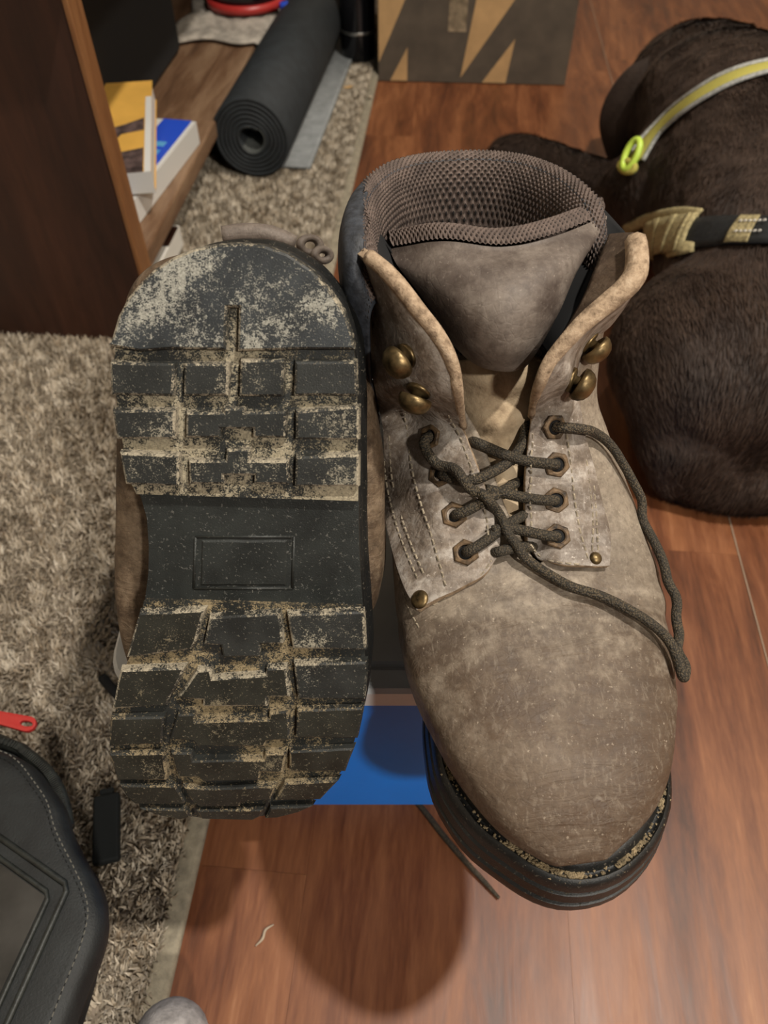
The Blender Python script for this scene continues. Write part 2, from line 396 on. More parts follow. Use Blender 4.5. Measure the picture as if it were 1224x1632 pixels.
def frame_from(origin, xdir, ydir):
    x = Vector(xdir).normalized(); y = Vector(ydir); y = (y - x * x.dot(y)).normalized(); z = x.cross(y)
    m = Matrix((x, y, z)).transposed().to_4x4(); m.translation = origin; return m
def flat_poly(name, P, z, mat, parent, th=.0006):
    bm = bmesh.new(); a = [bm.verts.new((p[0], p[1], z)) for p in P]; b = [bm.verts.new((p[0], p[1], z + th)) for p in P]
    n = len(P); bm.faces.new(a); bm.faces.new(b)
    for i in range(n): bm.faces.new((a[i], a[(i + 1) % n], b[(i + 1) % n], b[i]))
    return bmobj(name, bm, mat, parent)
def paperback(name, m, W, L, T, cover, label, group=None):
    r = empty(name, (0, 0, 0), 0, label, 'book', group); r.matrix_world = m
    bm = bmesh.new(); box_bm(bm, (W / 2, L / 2, T / 2), (W - .003, L - .004, T - .0024), 0, .001, 1)
    bmobj('page_block', bm, M['page'], r)
    bm = bmesh.new(); box_bm(bm, (W / 2, L / 2, T - .0006), (W, L, .0012)); box_bm(bm, (W / 2, L / 2, .0006), (W, L, .0012))
    bmobj('cover', bm, cover, r)
    return r
# blue and white book: right edge from (-.313,.88) to (-.269,1.117)
ydir = Vector((.044, .237, 0)).normalized(); xdir = Vector((ydir.y, -ydir.x, 0))
bb = paperback('paperback_book', frame_from(Vector((-.3185, .846, .1010)) - xdir * .165, xdir, ydir), .165, .276, .030, M['cover_white'],
               'blue and white paperback lying under the yellow book on the shelf')
flat_poly('blue_band', [(.118, 0), (.160, 0), (.160, .276), (.118, .276)], .0302, M['cover_blue'], bb)
for q, (a, b) in enumerate(((.022, .052), (.060, .088), (.126, .150), (.160, .182), (.192, .206))):
    flat_poly('cover_lettering', [(.132, a), (.150, a), (.150, b), (.132, b)], .0309, M['cover_cyan'], bb, .0003)
box('spine', (.1655, .138, .015), (.0016, .276, .030), M['cover_white'], bb)
# yellow book on top, its far end propped up
y0 = Vector((-.040, .232, .018)).normalized(); x0 = Vector((y0.y, -y0.x, 0)).normalized()
yb = paperback('paperback_book', frame_from(Vector((-.2825, .908, .1345)) - x0 * .135, x0, y0), .135, .232, .027, M['yellow'],
               'yellow paperback with a dark picture on its cover on the shelf')
W_, L_ = .135, .232
def uv(P): return [(a * W_, b * L_) for a, b in P]
flat_poly('cover_picture', uv([(.1, .0), (.93, .0), (.93, .24), (.66, .20), (.62, .27), (.72, .40), (.93, .43), (.93, .56), (.75, .50), (.52, .44), (.42, .30), (.30, .22), (.1, .16)]), .0272, M['cover_photo'], yb)
flat_poly('emblem', uv([(.46 + .11 * math.cos(k * PI / 8), .66 + .028 * math.sin(k * PI / 8)) for k in range(16)]), .0272, M['cover_photo'], yb)
box('spine', (.0675, .0003, .0135), (.135, .0016, .027), M['cover_white'], yb)
flat_poly('back_trim', uv([(.94, 0), (.999, 0), (.999, .8), (.94, .8)]), .0272, M['cover_white'], yb)
tag(box('publisher_mark', (.100, -.0007, .0135), (.014, .0006, .012), simple('grey_mark', (.40, .40, .38), .6), yb))
# thin box under the shelf
ub = empty('small_carton', (-.335, .93, .017), A_FL, 'small white and dark carton lying under the shelf', 'box')
box('carton_body', (0, 0, .015), (.09, .12, .03), M['page'], ub, 0, .001, 1)
box('dark_label', (.030, .03, .0303), (.03, .05, .0006), M['cab_side'], ub)
# cloth with a red tub on the far part of the shelf
def cloth_mesh():
    V = []; F = []; nx, ny = 26, 30
    for j in range(ny):
        for i in range(nx):
            x = -.16 + .185 * i / (nx - 1); y = 1.50 + .42 * j / (ny - 1)
            z = .1025 + .004 * abs(math.sin(i * .8 + j * .35)) + .003 * math.sin(j * .9)
            if j == 0: z = .106
            if x > .0: z -= (x - .0) * 1.6
            V.append((x + .006 * math.sin(j * .7), y - .012 * math.cos(i * .35), z))
    for j in range(ny - 1):
        for i in range(nx - 1): a = j * nx + i; F.append((a, a + 1, a + nx + 1, a + nx))
    return V, F
V, F = cloth_mesh()
cl = pymesh('grey_cloth', [(v[0] - .225 + .0857 * (v[1] - 1.5), v[1], v[2]) for v in V], F, M['cloth'])
mod(cl, 'SOLIDIFY', thickness=.003); tag(cl, 'grey linen cloth spread on the far end of the shelf', 'cloth')
rt = empty('red_tub', (-.262, 1.675, .112), 0, 'red rimmed dark tub on the grey cloth', 'tub')
V, F = lathe_geo([(.005, .0), (.062, .0), (.070, .03), (.071, .10), (.066, .10), (.064, .006), (.005, .006)], 32); pymesh('tub_body', V, F, M['gloss_black'], rt)
V, F = lathe_geo([(.066, .005), (.074, .004), (.075, .016), (.068, .018)], 32); pymesh('rim', V, F, M['red'], rt)
bc = empty('blue_cap', (-.185, 1.640, .112), 0, 'tiny blue bottle cap beside the red rimmed tub', 'cap')
V, F = lathe_geo([(.001, 0), (.011, 0), (.011, .013), (.009, .015), (.001, .015)], 16); pymesh('cap_body', V, F, M['cover_blue'], bc)
V, F = lathe_geo([(.0115, .001), (.013, .001), (.013, .004), (.0115, .004)], 16); pymesh('cap_ring', V, F, M['page'], bc)
# added black block standing in for the deep shade inside the shelf
dk = empty('shelf_shade_block', (-.55, 1.28, .1015), A_FL, 'added black block standing in for the shade deep inside the shelf unit', 'case')
box('shade_block_body', (0, 0, .10), (.36, .42, .20), M['black'], dk, 0, .012, 3); box('shade_block_lid', (0, 0, .214), (.37, .43, .026), M['black'], dk, 0, .008, 3)
# ------------------------------------------------------------------ rolled exercise mat
mx = Vector((.121, 1, 0)).normalized(); mz = Vector((0, 0, 1))
mat = empty('rolled_exercise_mat', (-.205, 1.20, .012), 0, 'dark grey rolled exercise mat lying on the rug', 'mat')
mat.matrix_world = frame_from(Vector((-.205, 1.19, .012)), (mx.y, -mx.x, 0), mx)
def roll_geo(r0, r1, turns, th, L, zc):
    n = int(turns * 40); V = []; F = []
    for i in range(n + 1):
        f = i / n; a = f * turns * 2 * PI + .9; r = r0 + (r1 - r0) * f + .0007 * math.sin(a * 3.1)
        for rr in (r, r - th):
            for yy in (0, L): V.append((rr * math.cos(a), yy, zc + rr * math.sin(a)))
    for i in range(n):
        b = i * 4; c = b + 4
        F += [(b, c, c + 1, b + 1), (b + 2, b + 3, c + 3, c + 2), (b, b + 2, c + 2, c), (b + 1, c + 1, c + 3, b + 3)]
    F += [(0, 1, 3, 2), (n * 4, n * 4 + 2, n * 4 + 3, n * 4 + 1)]
    return V, F
V, F = roll_geo(.022, .062, 6.3, .0056, .66, .0615)
pymesh('roll', V, F, M['mat'], mat)
V, F = roll_geo(.020, .0225, 1.0, .0018, .655, .0615); tag(pymesh('inner_face', V, F, M['mat_inner'], mat), 'grey green underside in the hollow')
V, F = [], []
for i in range(12):
    x = .010 + .072 * i / 11; z = .008 + (.0 if i > 3 else (3 - i) * .0006)
    V += [(x, .035, z), (x, .66, z)]
F = [(2 * i, 2 * i + 2, 2 * i + 3, 2 * i + 1) for i in range(11)]
o = pymesh('loose_flap', V, F, M['mat_grey'], mat); mod(o, 'SOLIDIFY', thickness=.005); tag(o, 'pale grey loose outer end of the mat')
# ------------------------------------------------------------------ flask between mat and carton
fk = empty('black_flask', (-.052, 1.70, .012), 0, 'glossy black flask standing between the rolled mat and cardboard box', 'flask')
V, F = lathe_geo([(.002, 0), (.033, 0), (.035, .006), (.035, .15), (.030, .165), (.022, .175), (.002, .176)], 28); pymesh('body', V, F, M['gloss_black'], fk)
V, F = lathe_geo([(.002, .175), (.024, .175), (.025, .18), (.025, .205), (.022, .21), (.002, .21)], 28); pymesh('cap', V, F, M['gloss_black'], fk)
V, F = lathe_geo([(.0352, .05), (.0356, .051), (.0356, .054), (.0352, .055)], 28); pymesh('band', V, F, M['steel'], fk)
# ------------------------------------------------------------------ printed cardboard box
cb = empty('cardboard_box', (-.0111, 1.6109, 0), -.0587, 'brown cardboard box with dark print and tan zigzag on the floor', 'box')
Wb, Db, Hb = .3646, .26, .32
bm = bmesh.new()
box_bm(bm, (Wb / 2, .0015, Hb / 2 + .001), (Wb, .003, Hb), 0, .0008, 1)
fp = bmobj('front_panel', bm, M['card_print'], cb)
box('back_panel', (Wb / 2, Db - .0015, Hb / 2 + .001), (Wb, .003, Hb), M['cardboard'], cb)
for x in (.0015, Wb - .0015): box('side_panel', (x, Db / 2, Hb / 2 + .001), (.003, Db - .0062, Hb), M['card_print'], cb)
box('base', (Wb / 2, Db / 2, .003), (Wb - .0062, Db - .0062, .004), M['cardboard'], cb)
for x0_, x1_ in ((0, Wb / 2 - .001), (Wb / 2 + .001, Wb)):
    box('top_flap', ((x0_ + x1_) / 2, Db / 2, Hb + .0028), (x1_ - x0_, Db, .003), M['cardboard'], cb, 0, .0008, 1)
def print_shape(P):
    bm = bmesh.new(); a = [bm.verts.new((x, -.0008, z)) for x, z in P]; b = [bm.verts.new((x, .0004, z)) for x, z in P]; n = len(P)
    bm.faces.new(a); bm.faces.new(b)
    for i in range(n): bm.faces.new((a[i], a[(i + 1) % n], b[(i + 1) % n], b[i]))
    bmobj('printed_zigzag', bm, M['cardboard'], fp)
Z = .139
for P in ([(.0008, .034), (.0008, .31), (.120, .31), (.049, Z)], [(.0560, .062), (.0235, .003), (.0565, .003)],
          [(.160, .010), (.179, Z), (.202, .31), (.345, .31), (.246, Z)], [(.258, .080), (.203, .003), (.2485, .003)]): print_shape(P)
M['tape'] = simple('torn_tape', (.20, .155, .10), .35, 60, .3)
box('tape_strip', (.148, -.0004, .19), (.034, .0006, .2), M['tape'], fp)
# ------------------------------------------------------------------ blue tub with a white lid: the boots stand on it
tub = empty('storage_tub', (0, .32, 0), 0, 'blue plastic storage tub with white lid standing under both boots', 'tub')
def ring_box(levels, nc=6):
    """levels: (z, hx, hy, r) rounded rectangles -> loft"""
    V = []; F = []; m = 4 * (nc + 1)
    for z, hx, hy, r in levels:
        for c, (sx, sy) in enumerate(((1, 1), (-1, 1), (-1, -1), (1, -1))):
            for k in range(nc + 1):
                a = c * PI / 2 + k / nc * PI / 2
                V.append((sx * (hx - r) + r * math.cos(a), sy * (hy - r) + r * math.sin(a), z))
    for i in range(len(levels) - 1):
        for k in range(m): F.append((i * m + k, i * m + (k + 1) % m, (i + 1) * m + (k + 1) % m, (i + 1) * m + k))
    F += [tuple(range(m)), tuple(range((len(levels) - 1) * m, len(levels) * m))]
    return V, F
V, F = ring_box([(.0005, .112, .104, .02), (.074, .114, .106, .02), (.078, .138, .1405, .022), (.082, .1405, .1425, .022), (.20, .1395, .1375, .022), (.222, .139, .1365, .022)]); pymesh('tub_body', V, F, M['blue_plastic'], tub, False)
V, F = ring_box([(.2215, .1445, .1365, .024), (.2225, .1465, .1385, .025), (.236, .1465, .1385, .025), (.2385, .1445, .1365, .024), (.2385, .134, .126, .02), (.2365, .1325, .1245, .02), (.2365, .131, .123, .02), (.240, .1295, .1215, .02), (.240, .05, .05, .02)])
pymesh('lid', V, F, M['white_plastic'], tub, False)
tag(tub.children[0], 'blue tapering tub wall'); tag(tub.children[1], 'white lid with a grooved rim')
for sx in (-1, 1): box('lid_clip', (sx * .1483, 0, .222), (.006, .06, .036), M['white_plastic'], tub, 0, .002, 2)
# ------------------------------------------------------------------ dark bag in the lower left corner
BAGM = [(-.48, .26), (-.34, .248), (-.2667, .2238), (-.2437, .2125), (-.2222, .1972), (-.2087, .1783), (-.2018, .1603), (-.1899, .145), (-.1760, .1290), (-.1675, .1127), (-.1665, .0927), (-.1690, .0524), (-.19, -.05), (-.26, -.12), (-.48, -.14)]
BAGF = [(-.46, .235), (-.33, .222), (-.2492, .1998), (-.2284, .1914), (-.2122, .1772), (-.1994, .1636), (-.1895, .1468), (-.1740, .1272), (-.1641, .1136), (-.1584, .1006), (-.1582, .085), (-.1622, .0643), (-.172, .02), (-.20, -.06), (-.27, -.11), (-.46, -.13)]
bag = empty('dark_bag', (-.30, .06, .012), 0, 'dark green black zipped bag with clear window lying on the rug', 'bag')
bo = Vector((-.30, .06, .012))
def slab(name, P, levels, mat, parent, smooth=True, off=bo):
    C = [Vector((p[0], p[1], 0)) for p in P]; C = [c for c in catmull([(p[0], p[1], 0) for p in P], 5, True)]
    V = []; F = []; n = len(C); P2 = [(c.x, c.y) for c in C]
    for z, d in levels:
        Q = inset_poly(P2, d) if abs(d) > 1e-9 else P2
        V += [Vector((q[0], q[1], z)) - off for q in Q]
    for i in range(len(levels) - 1):
        for k in range(n): F.append((i * n + k, i * n + (k + 1) % n, (i + 1) * n + (k + 1) % n, (i + 1) * n + k))
    F += [tuple(range(n)), tuple(range((len(levels) - 1) * n, len(levels) * n))]
    return pymesh(name, V, F, mat, parent, smooth), [Vector((c.x, c.y, 0)) - off for c in C]
b1, _ = slab('main_compartment', BAGM, [(.013, .034), (.02, .026), (.05, .014), (.080, .003), (.094, .002), (.098, .005), (.100, .012), (.1015, .03)], M['bag'], bag)
b2, fc = slab('front_pocket', BAGF, [(.098, .004), (.112, .0005), (.120, .0015), (.1245, .005), (.126, .012), (.1265, .025)], M['bag'], bag)
zc = [Vector((x, y, .1015)) - bo for x, y in [(-.36, .238), (-.262, .2128), (-.2405, .2035), (-.2215, .1895), (-.2085, .1725), (-.2005, .1555)]]
zo = tube('zipper_tape', zc, .0042, M['bag_trim'], bag, 8, 8, 1.0)
zt = catmull(zc, 30); Vt = []; Ft = []
for i in range(0, len(zt) - 1):
    if i % 2: continue
    d = (zt[i + 1] - zt[i]).normalized(); s = Vector((-d.y, d.x, 0)); c = zt[i] + Vector((0, 0, .0042))
    b = len(Vt); Vt += [c - s * .0022 - d * .0005, c + s * .0022 - d * .0005, c + s * .0022 + d * .0005, c - s * .0022 + d * .0005]
    Vt += [v + Vector((0, 0, .0009)) for v in Vt[b:b + 4]]
    Ft += [(b + 4, b + 5, b + 6, b + 7), (b, b + 1, b + 5, b + 4), (b + 1, b + 2, b + 6, b + 5), (b + 2, b + 3, b + 7, b + 6), (b + 3, b, b + 4, b + 7)]
tag(pymesh('zipper_teeth', Vt, Ft, M['bag_trim'], zo, False), kind='stuff')
# red puller
def capsule_plate(L, Wd, T, hole):
    bm = bmesh.new(); n = 10; ring = []
    for c, s in ((L / 2 - Wd / 2, 1), (-(L / 2 - Wd / 2), -1)):
        for k in range(n + 1):
            a = -PI / 2 + PI * k / n; ring.append((c + s * math.cos(a) * Wd / 2 * (.8 if s < 0 else 1), s * math.sin(a) * Wd / 2 * (.8 if s < 0 else 1)))
    hr = [(L / 2 - Wd * .62 + hole * math.cos(2 * PI * k / 22 - PI / 2) * 1.5, hole * math.sin(2 * PI * k / 22 - PI / 2) * .6) for k in range(22)]
    V = [(x, y, z) for z in (0, T) for x, y in ring] + [(x, y, z) for z in (0, T) for x, y in hr]
    F = []
    for k in range(22):
        j = (k + 1) % 22
        F += [(k, j, 22 + j, 22 + k), (44 + k, 44 + j, 66 + j, 66 + k), (k, j, 44 + j, 44 + k), (22 + k, 22 + j, 66 + j, 66 + k)]
    return V, F
V, F = capsule_plate(.036, .0105, .0035, .0032)
zp = pymesh('zipper_pull', V, F, M['red'], bag); mod(zp, 'BEVEL', width=.001, segments=2)
zp.location = Vector((-.2560, .2255, .106)) - bo; zp.rotation_euler = (.05, .0, -.22); tag(zp, 'red zipper pull with a hole')
# window with double frame
def frame_tube(P, r, mat, z):
    return [Vector((x, y, z)) - bo for x, y in P]
corner = Vector((-.1814, .1158)); e1 = Vector((-.2578 + .1814, .158 - .1158)).normalized(); e2 = Vector((-.0186, -.0842)).normalized()
def wpt(a, b): return corner + e1 * a + e2 * b
for d, r, nm in ((0, .0019, 'window_frame'), (.0088, .0016, 'window_frame')):
    P = [wpt(.22, d), wpt(d, d), wpt(d, .20)]
    o = tube(nm, frame_tube([wpt(.22, d), wpt(d + .003, d), wpt(d, d + .003), wpt(d, .20)], r, None, .1268), r, M['bag_trim'], bag, 8)
pw = [wpt(.22, .011), wpt(.011, .011), wpt(.011, .2), wpt(.22, .2)]
flat_poly('clear_window', [(p.x + .30, p.y - .06) for p in pw], .1145, M['vinyl'], bag, .0008)
V = []; F = []
def stitches(P, z, ln=.0022, gap=.0016, r=.00035, nrm=Vector((0, 0, 1))):
    """short raised stitches along a polyline"""
    V = []; F = []; P = [Vector(p) for p in P]; acc = 0
    D = [0]
    for i in range(1, len(P)): D.append(D[-1] + (P[i] - P[i - 1]).length)
    def at(s):
        for i in range(1, len(P)):
            if s <= D[i]: return P[i - 1].lerp(P[i], (s - D[i - 1]) / max(1e-9, D[i] - D[i - 1]))
        return P[-1]
    s = 0
    while s + ln < D[-1]:
        a, b = at(s), at(s + ln); d = (b - a)
        if d.length > 1e-7:
            d.normalize(); n = nrm if not callable(nrm) else nrm((a + b) / 2); q = d.cross(n).normalized() * r; h = n * r * 1.2
            i = len(V); V += [a - q, a + q, b + q, b - q, a.lerp(b, .25) + h, a.lerp(b, .75) + h]
            F += [(i, i + 1, i + 4), (i + 2, i + 3, i + 5), (i + 1, i + 2, i + 5, i + 4), (i + 3, i, i + 4, i + 5)]
        s += ln + gap
    return V, F
fc2 = [Vector((q[0], q[1], .1248)) for q in inset_poly([(c.x, c.y) for c in fc], .0052)]
V, F = stitches(fc2 + fc2[:1], 0); tag(pymesh('stitching', V, F, M['bag_thread'], b2), kind='stuff')
# ------------------------------------------------------------------ small things on rug and floor
sk = empty('grey_sock', (-.128, .018, .012), 0, 'rounded toe of a grey sock at the rug edge', 'sock')
V, F = [], []
prof = [(0, .060, .002), (.004, .058, .010), (.014, .052, .019), (.03, .040, .024), (.055, .016, .027), (.10, -.03, .030), (.16, -.09, .034)]
nn = 18
for d, yy, r in prof:
    for k in range(nn):
        a = 2 * PI * k / nn; V.append((r * math.cos(a), yy - .0055, .034 + r * .95 * math.sin(a)))
for i in range(len(prof) - 1):
    for k in range(nn): F.append((i * nn + k, i * nn + (k + 1) % nn, (i + 1) * nn + (k + 1) % nn, (i + 1) * nn + k))
F += [tuple(range(nn)), tuple(range((len(prof) - 1) * nn, len(prof) * nn))]
so = pymesh('sock_body', V, F, M['sock'], sk); mod(so, 'SUBSURF', levels=1, render_levels=1)
V, F = stitches([Vector((.0215 * math.cos(a), .038 - .0055, .034 + .0205 * math.sin(a))) for a in np.linspace(-.5, 3.6, 30)], 0, .003, .001, .0005, Vector((0, 1, 0))); tag(pymesh('toe_seam', V, F, M['sock'], sk), kind='stuff')
for nm, p, s, rz, lb in (('wood_chip', (-.0678, 1.5409, .0165), (.020, .009, .004), .5, 'tan wood chip on the rug near the cardboard box'),
                         ('rug_crumb', (-.0257, 1.4979, .0165), (.010, .006, .003), 1.0, 'pale crumb on the rug edge in front of the cardboard box')):
    bm = bmesh.new(); bmesh.ops.create_icosphere(bm, subdivisions=2, radius=.5)
    for v in bm.verts: v.co *= 1 + .25 * mnoise.noise(v.co * 3 + Vector((rz, 0, 0)))
    o = bmobj(nm, bm, M['chip'] if 'chip' in nm else M['lint'], None, True); o.location = p; o.scale = s; o.rotation_euler = (0, 0, rz); tag(o, lb, 'chip' if 'chip' in nm else 'crumb')
tag(tube('lint_shred', [(-.0895, .108, .001), (-.085, .1125, .0016), (-.0835, .118, .0012), (-.078, .1215, .001)], [.0004, .0011, .0010, .0004], M['lint'], None, 6, 6), 'pale curled lint shred on the wooden floor', 'lint')
tag(tube('shoelace', [(-.238, .305, .019), (-.224, .291, .021), (-.210, .279, .021), (-.18, .26, .020)], .0042, M['black'], None, 8, 6), 'short black shoelace end on the rug beside the tub', 'shoelace')
tag(tube('shoelace', [(.010, .222, .004), (.030, .200, .006), (.045, .181, .004), (.060, .163, .004), (.074, .148, .0035), (.083, .138, .003)], [.0022, .0022, .0024, .0022, .0018, .0012], M['lace'], None, 8, 6), 'dark lace end on the floorboards below the overhanging boot toe', 'shoelace')
bk = empty('black_clip', (-.2046, .181, .017), .0, 'small black rectangular clip on the rug beside the bag', 'clip')
bk.rotation_euler = (0, 0, .22)
box('clip_body', (0, 0, .004), (.019, .050, .008), M['black_rubber_foot'], bk, 0, .002, 2); box('clip_tongue', (0, .024, .0042), (.010, .012, .004), M['black_rubber_foot'], bk, 0, .001, 2)
# ------------------------------------------------------------------ boots: outsole outline and tread, boot-local millimetres (x lateral, y heel to toe)
OUT = [(-52.8, 53.7), (-52.0, 42.9), (-50.4, 35.9), (-47.5, 28.2), (-43.4, 21.3), (-38.3, 15.7), (-32.9, 10.7), (-25.4, 6.0), (-17.3, 2.6), (-7.5, 0.5), (0.0, 0.0), (8.7, 0.4), (17.7, 3.2), (27.0, 8.7), (33.7, 15.6), (39.4, 23.1), (42.9, 32.8), (44.5, 42.2), (45.4, 53.0), (46.0, 63.0), (46.2, 73.2), (46.6, 89.0), (47.0, 99.0), (47.2, 108.0), (47.4, 116.1), (48.4, 133.0), (49.4, 144.4), (50.5, 156.1), (52.1, 176.8), (51.5, 193.2), (50.3, 206.0), (47.9, 220.0), (43.4, 235.1), (37.2, 246.7), (29.5, 258.1), (20.8, 265.0), (10.8, 270.8), (-2.1, 274.7), (-19.5, 277.3), (-33.3, 276.3), (-47.2, 271.3), (-55.9, 266.4), (-60.9, 260.0), (-65.3, 245.5), (-67.1, 234.4), (-67.1, 225.2), (-64.9, 209.8), (-62.3, 195.6), (-58.1, 182.9), (-54.6, 175.3), (-49.1, 156.0), (-47.2, 147.6), (-45.2, 136.1), (-44.5, 124.8), (-44.6, 111.6), (-46.6, 102.8), (-49.9, 94.0), (-50.7, 87.1), (-51.3, 80.0), (-52.1, 70.8), (-52.6, 60.9)]
LUG = {
 'cap': [(-51.4, 39.5), (-51.7, 40.0), (-50.4, 35.9), (-47.5, 28.2), (-43.4, 21.3), (-38.3, 15.7), (-32.9, 10.7), (-25.4, 6.0), (-17.3, 2.6), (-7.5, 0.5), (0.0, 0.0), (8.7, 0.4), (17.7, 3.2), (27.0, 8.7), (33.7, 15.6), (39.4, 23.1), (42.9, 32.8), (43.8, 37.6), (19.3, 38.4), (-1.8, 39.8), (-0.9, 23.2), (-5.5, 23.3), (-6.5, 39.5), (-27.3, 39.7), (-39.6, 41.0)],
 'h1a': [(-52.1, 45.8), (-27.0, 45.5), (-28.1, 58.1), (-52.5, 58.6)],
 'h1b': [(-22.8, 45.3), (-5.6, 44.8), (-6.3, 57.4), (-23.8, 58.0)],
 'h1c': [(-0.8, 43.2), (16.2, 42.6), (15.6, 56.9), (-1.6, 57.5)],
 'h1d': [(20.6, 43.2), (44.5, 42.2), (45.3, 55.7), (20.1, 56.5)],
 'h2a': [(-52.6, 64.9), (-27.5, 63.6), (-28.3, 75.7), (-51.7, 76.4)],
 'h2b': [(-23.1, 64.7), (-8.3, 64.3), (-8.2, 62.5), (0.4, 62.2), (0.3, 64.0), (16.9, 62.9), (16.5, 73.7), (3.5, 74.1), (3.7, 70.5), (-9.7, 70.9), (-9.9, 74.5), (-23.7, 75.0)],
 'h2c': [(20.9, 62.8), (46.1, 60.0), (46.2, 73.5), (20.8, 74.3)],
 'h3a': [(-51.0, 82.1), (-27.0, 82.4), (-27.6, 95.7), (-49.5, 95.4)],
 'h3b': [(-23.1, 84.6), (-8.0, 84.1), (-7.4, 79.4), (2.0, 79.1), (1.8, 83.8), (17.7, 83.3), (17.8, 93.2), (3.6, 93.6), (3.8, 89.9), (-8.9, 90.3), (-9.1, 94.0), (-23.1, 94.5)],
 'h3c': [(20.8, 81.6), (46.4, 79.7), (46.6, 93.3), (20.4, 94.2)],
 'L1': [(-47.8, 153.9), (-19.2, 151.5), (-23.9, 167.4), (-26.1, 170.9), (-54.9, 175.9)],
 'L2': [(-58.1, 182.3), (-29.3, 180.1), (-36.7, 195.4), (-38.5, 200.0), (-63.3, 202.5)],
 'L3': [(-64.3, 207.1), (-40.1, 206.0), (-42.0, 221.0), (-66.7, 223.3)],
 'L4': [(-67.2, 227.8), (-41.6, 226.1), (-41.5, 239.9), (-42.3, 243.7), (-65.5, 244.6)],
 'L5': [(-65.2, 248.1), (-38.3, 247.5), (-35.0, 258.9), (-35.9, 260.9), (-60.1, 261.9), (-63.2, 255.8)],
 'L6': [(-58.3, 265.4), (-35.3, 265.4), (-33.5, 271.7), (-39.5, 274.3), (-48.5, 271.4), (-55.0, 267.9)],
 'R1': [(16.8, 152.4), (50.0, 150.1), (51.6, 168.7), (19.3, 169.1)],
 'R2': [(19.6, 176.9), (52.1, 174.6), (51.7, 193.7), (21.5, 194.6)],
 'R3': [(20.9, 200.4), (51.2, 198.1), (48.8, 214.6), (20.4, 215.3)],
 'R4': [(17.2, 223.3), (47.4, 220.4), (43.4, 234.7), (16.9, 235.6)],
 'R5': [(14.4, 243.6), (40.3, 240.5), (31.2, 254.6), (8.7, 256.5)],
 'R6': [(6.5, 262.0), (27.6, 259.6), (19.9, 265.5), (9.6, 270.3), (3.5, 271.1)],
 'C1': [(-17.3, 155.0), (13.3, 151.9), (14.6, 166.8), (4.6, 167.4), (4.3, 173.7), (-11.9, 174.5), (-12.6, 168.6), (-20.1, 168.2)],
 'C2': [(-23.9, 181.5), (-17.9, 180.8), (-17.0, 185.4), (7.0, 182.7), (7.4, 179.5), (15.9, 178.6), (17.6, 193.6), (7.4, 194.0), (7.2, 198.9), (-22.0, 199.8), (-21.7, 196.5), (-33.0, 195.6)],
 'C3': [(-33.7, 204.5), (-26.0, 203.9), (-25.8, 207.9), (7.9, 205.8), (8.3, 202.4), (16.8, 200.8), (17.5, 216.4), (6.9, 217.5), (5.6, 220.8), (-25.4, 221.8), (-27.7, 218.7), (-38.1, 218.3)],
 'C4': [(-38.3, 226.0), (-28.6, 225.7), (-28.2, 230.6), (4.9, 228.6), (5.9, 224.8), (15.7, 224.5), (13.6, 236.6), (3.2, 236.6), (2.2, 242.0), (-24.6, 243.9), (-26.7, 241.0), (-36.6, 241.4)],
 'C5': [(-34.7, 247.8), (-26.7, 248.8), (-10.0, 247.7), (1.3, 246.3), (10.0, 246.0), (7.0, 255.2), (-7.7, 258.7), (-8.6, 261.7), (-28.4, 262.6), (-31.1, 259.2)],
 'C6': [(-30.4, 265.7), (-11.7, 264.4), (2.9, 263.7), (0.9, 269.6), (-3.2, 273.1), (-28.4, 273.2)],
 'panel': [(-23.6, 120.4), (19.0, 119.0), (18.2, 143.3), (-25.4, 144.7)],
}
def spring(y): return 2.8 * max(0.0, y - .205) ** 2
OUTL = [(x / 1000, y / 1000) for x, y in OUT]
OL = [(p.x, p.y) for p in catmull([(x, y, 0) for x, y in OUTL], 3, True)]
_i0 = min(range(len(OL)), key=lambda i: OL[i][1]); _i1 = max(range(len(OL)), key=lambda i: OL[i][1])
def _side(idx): ys = [OL[i][1] for i in idx]; xs = [OL[i][0] for i in idx]; o = np.argsort(ys); return np.array(ys)[o], np.array(xs)[o]
_n = len(OL)
_ra = [(_i0 + k) % _n for k in range(((_i1 - _i0) % _n) + 1)]; _la = [(_i1 + k) % _n for k in range(((_i0 - _i1) % _n) + 1)]
if OL[_ra[len(_ra) // 2]][0] < 0: _ra, _la = _la, _ra
RY, RX = _side(_ra); LY, LX = _side(_la)
YMIN, YMAX = OL[_i0][1], OL[_i1][1]
def xl(y): return float(np.interp(y, LY, LX))
def xr(y): return float(np.interp(y, RY, RX))
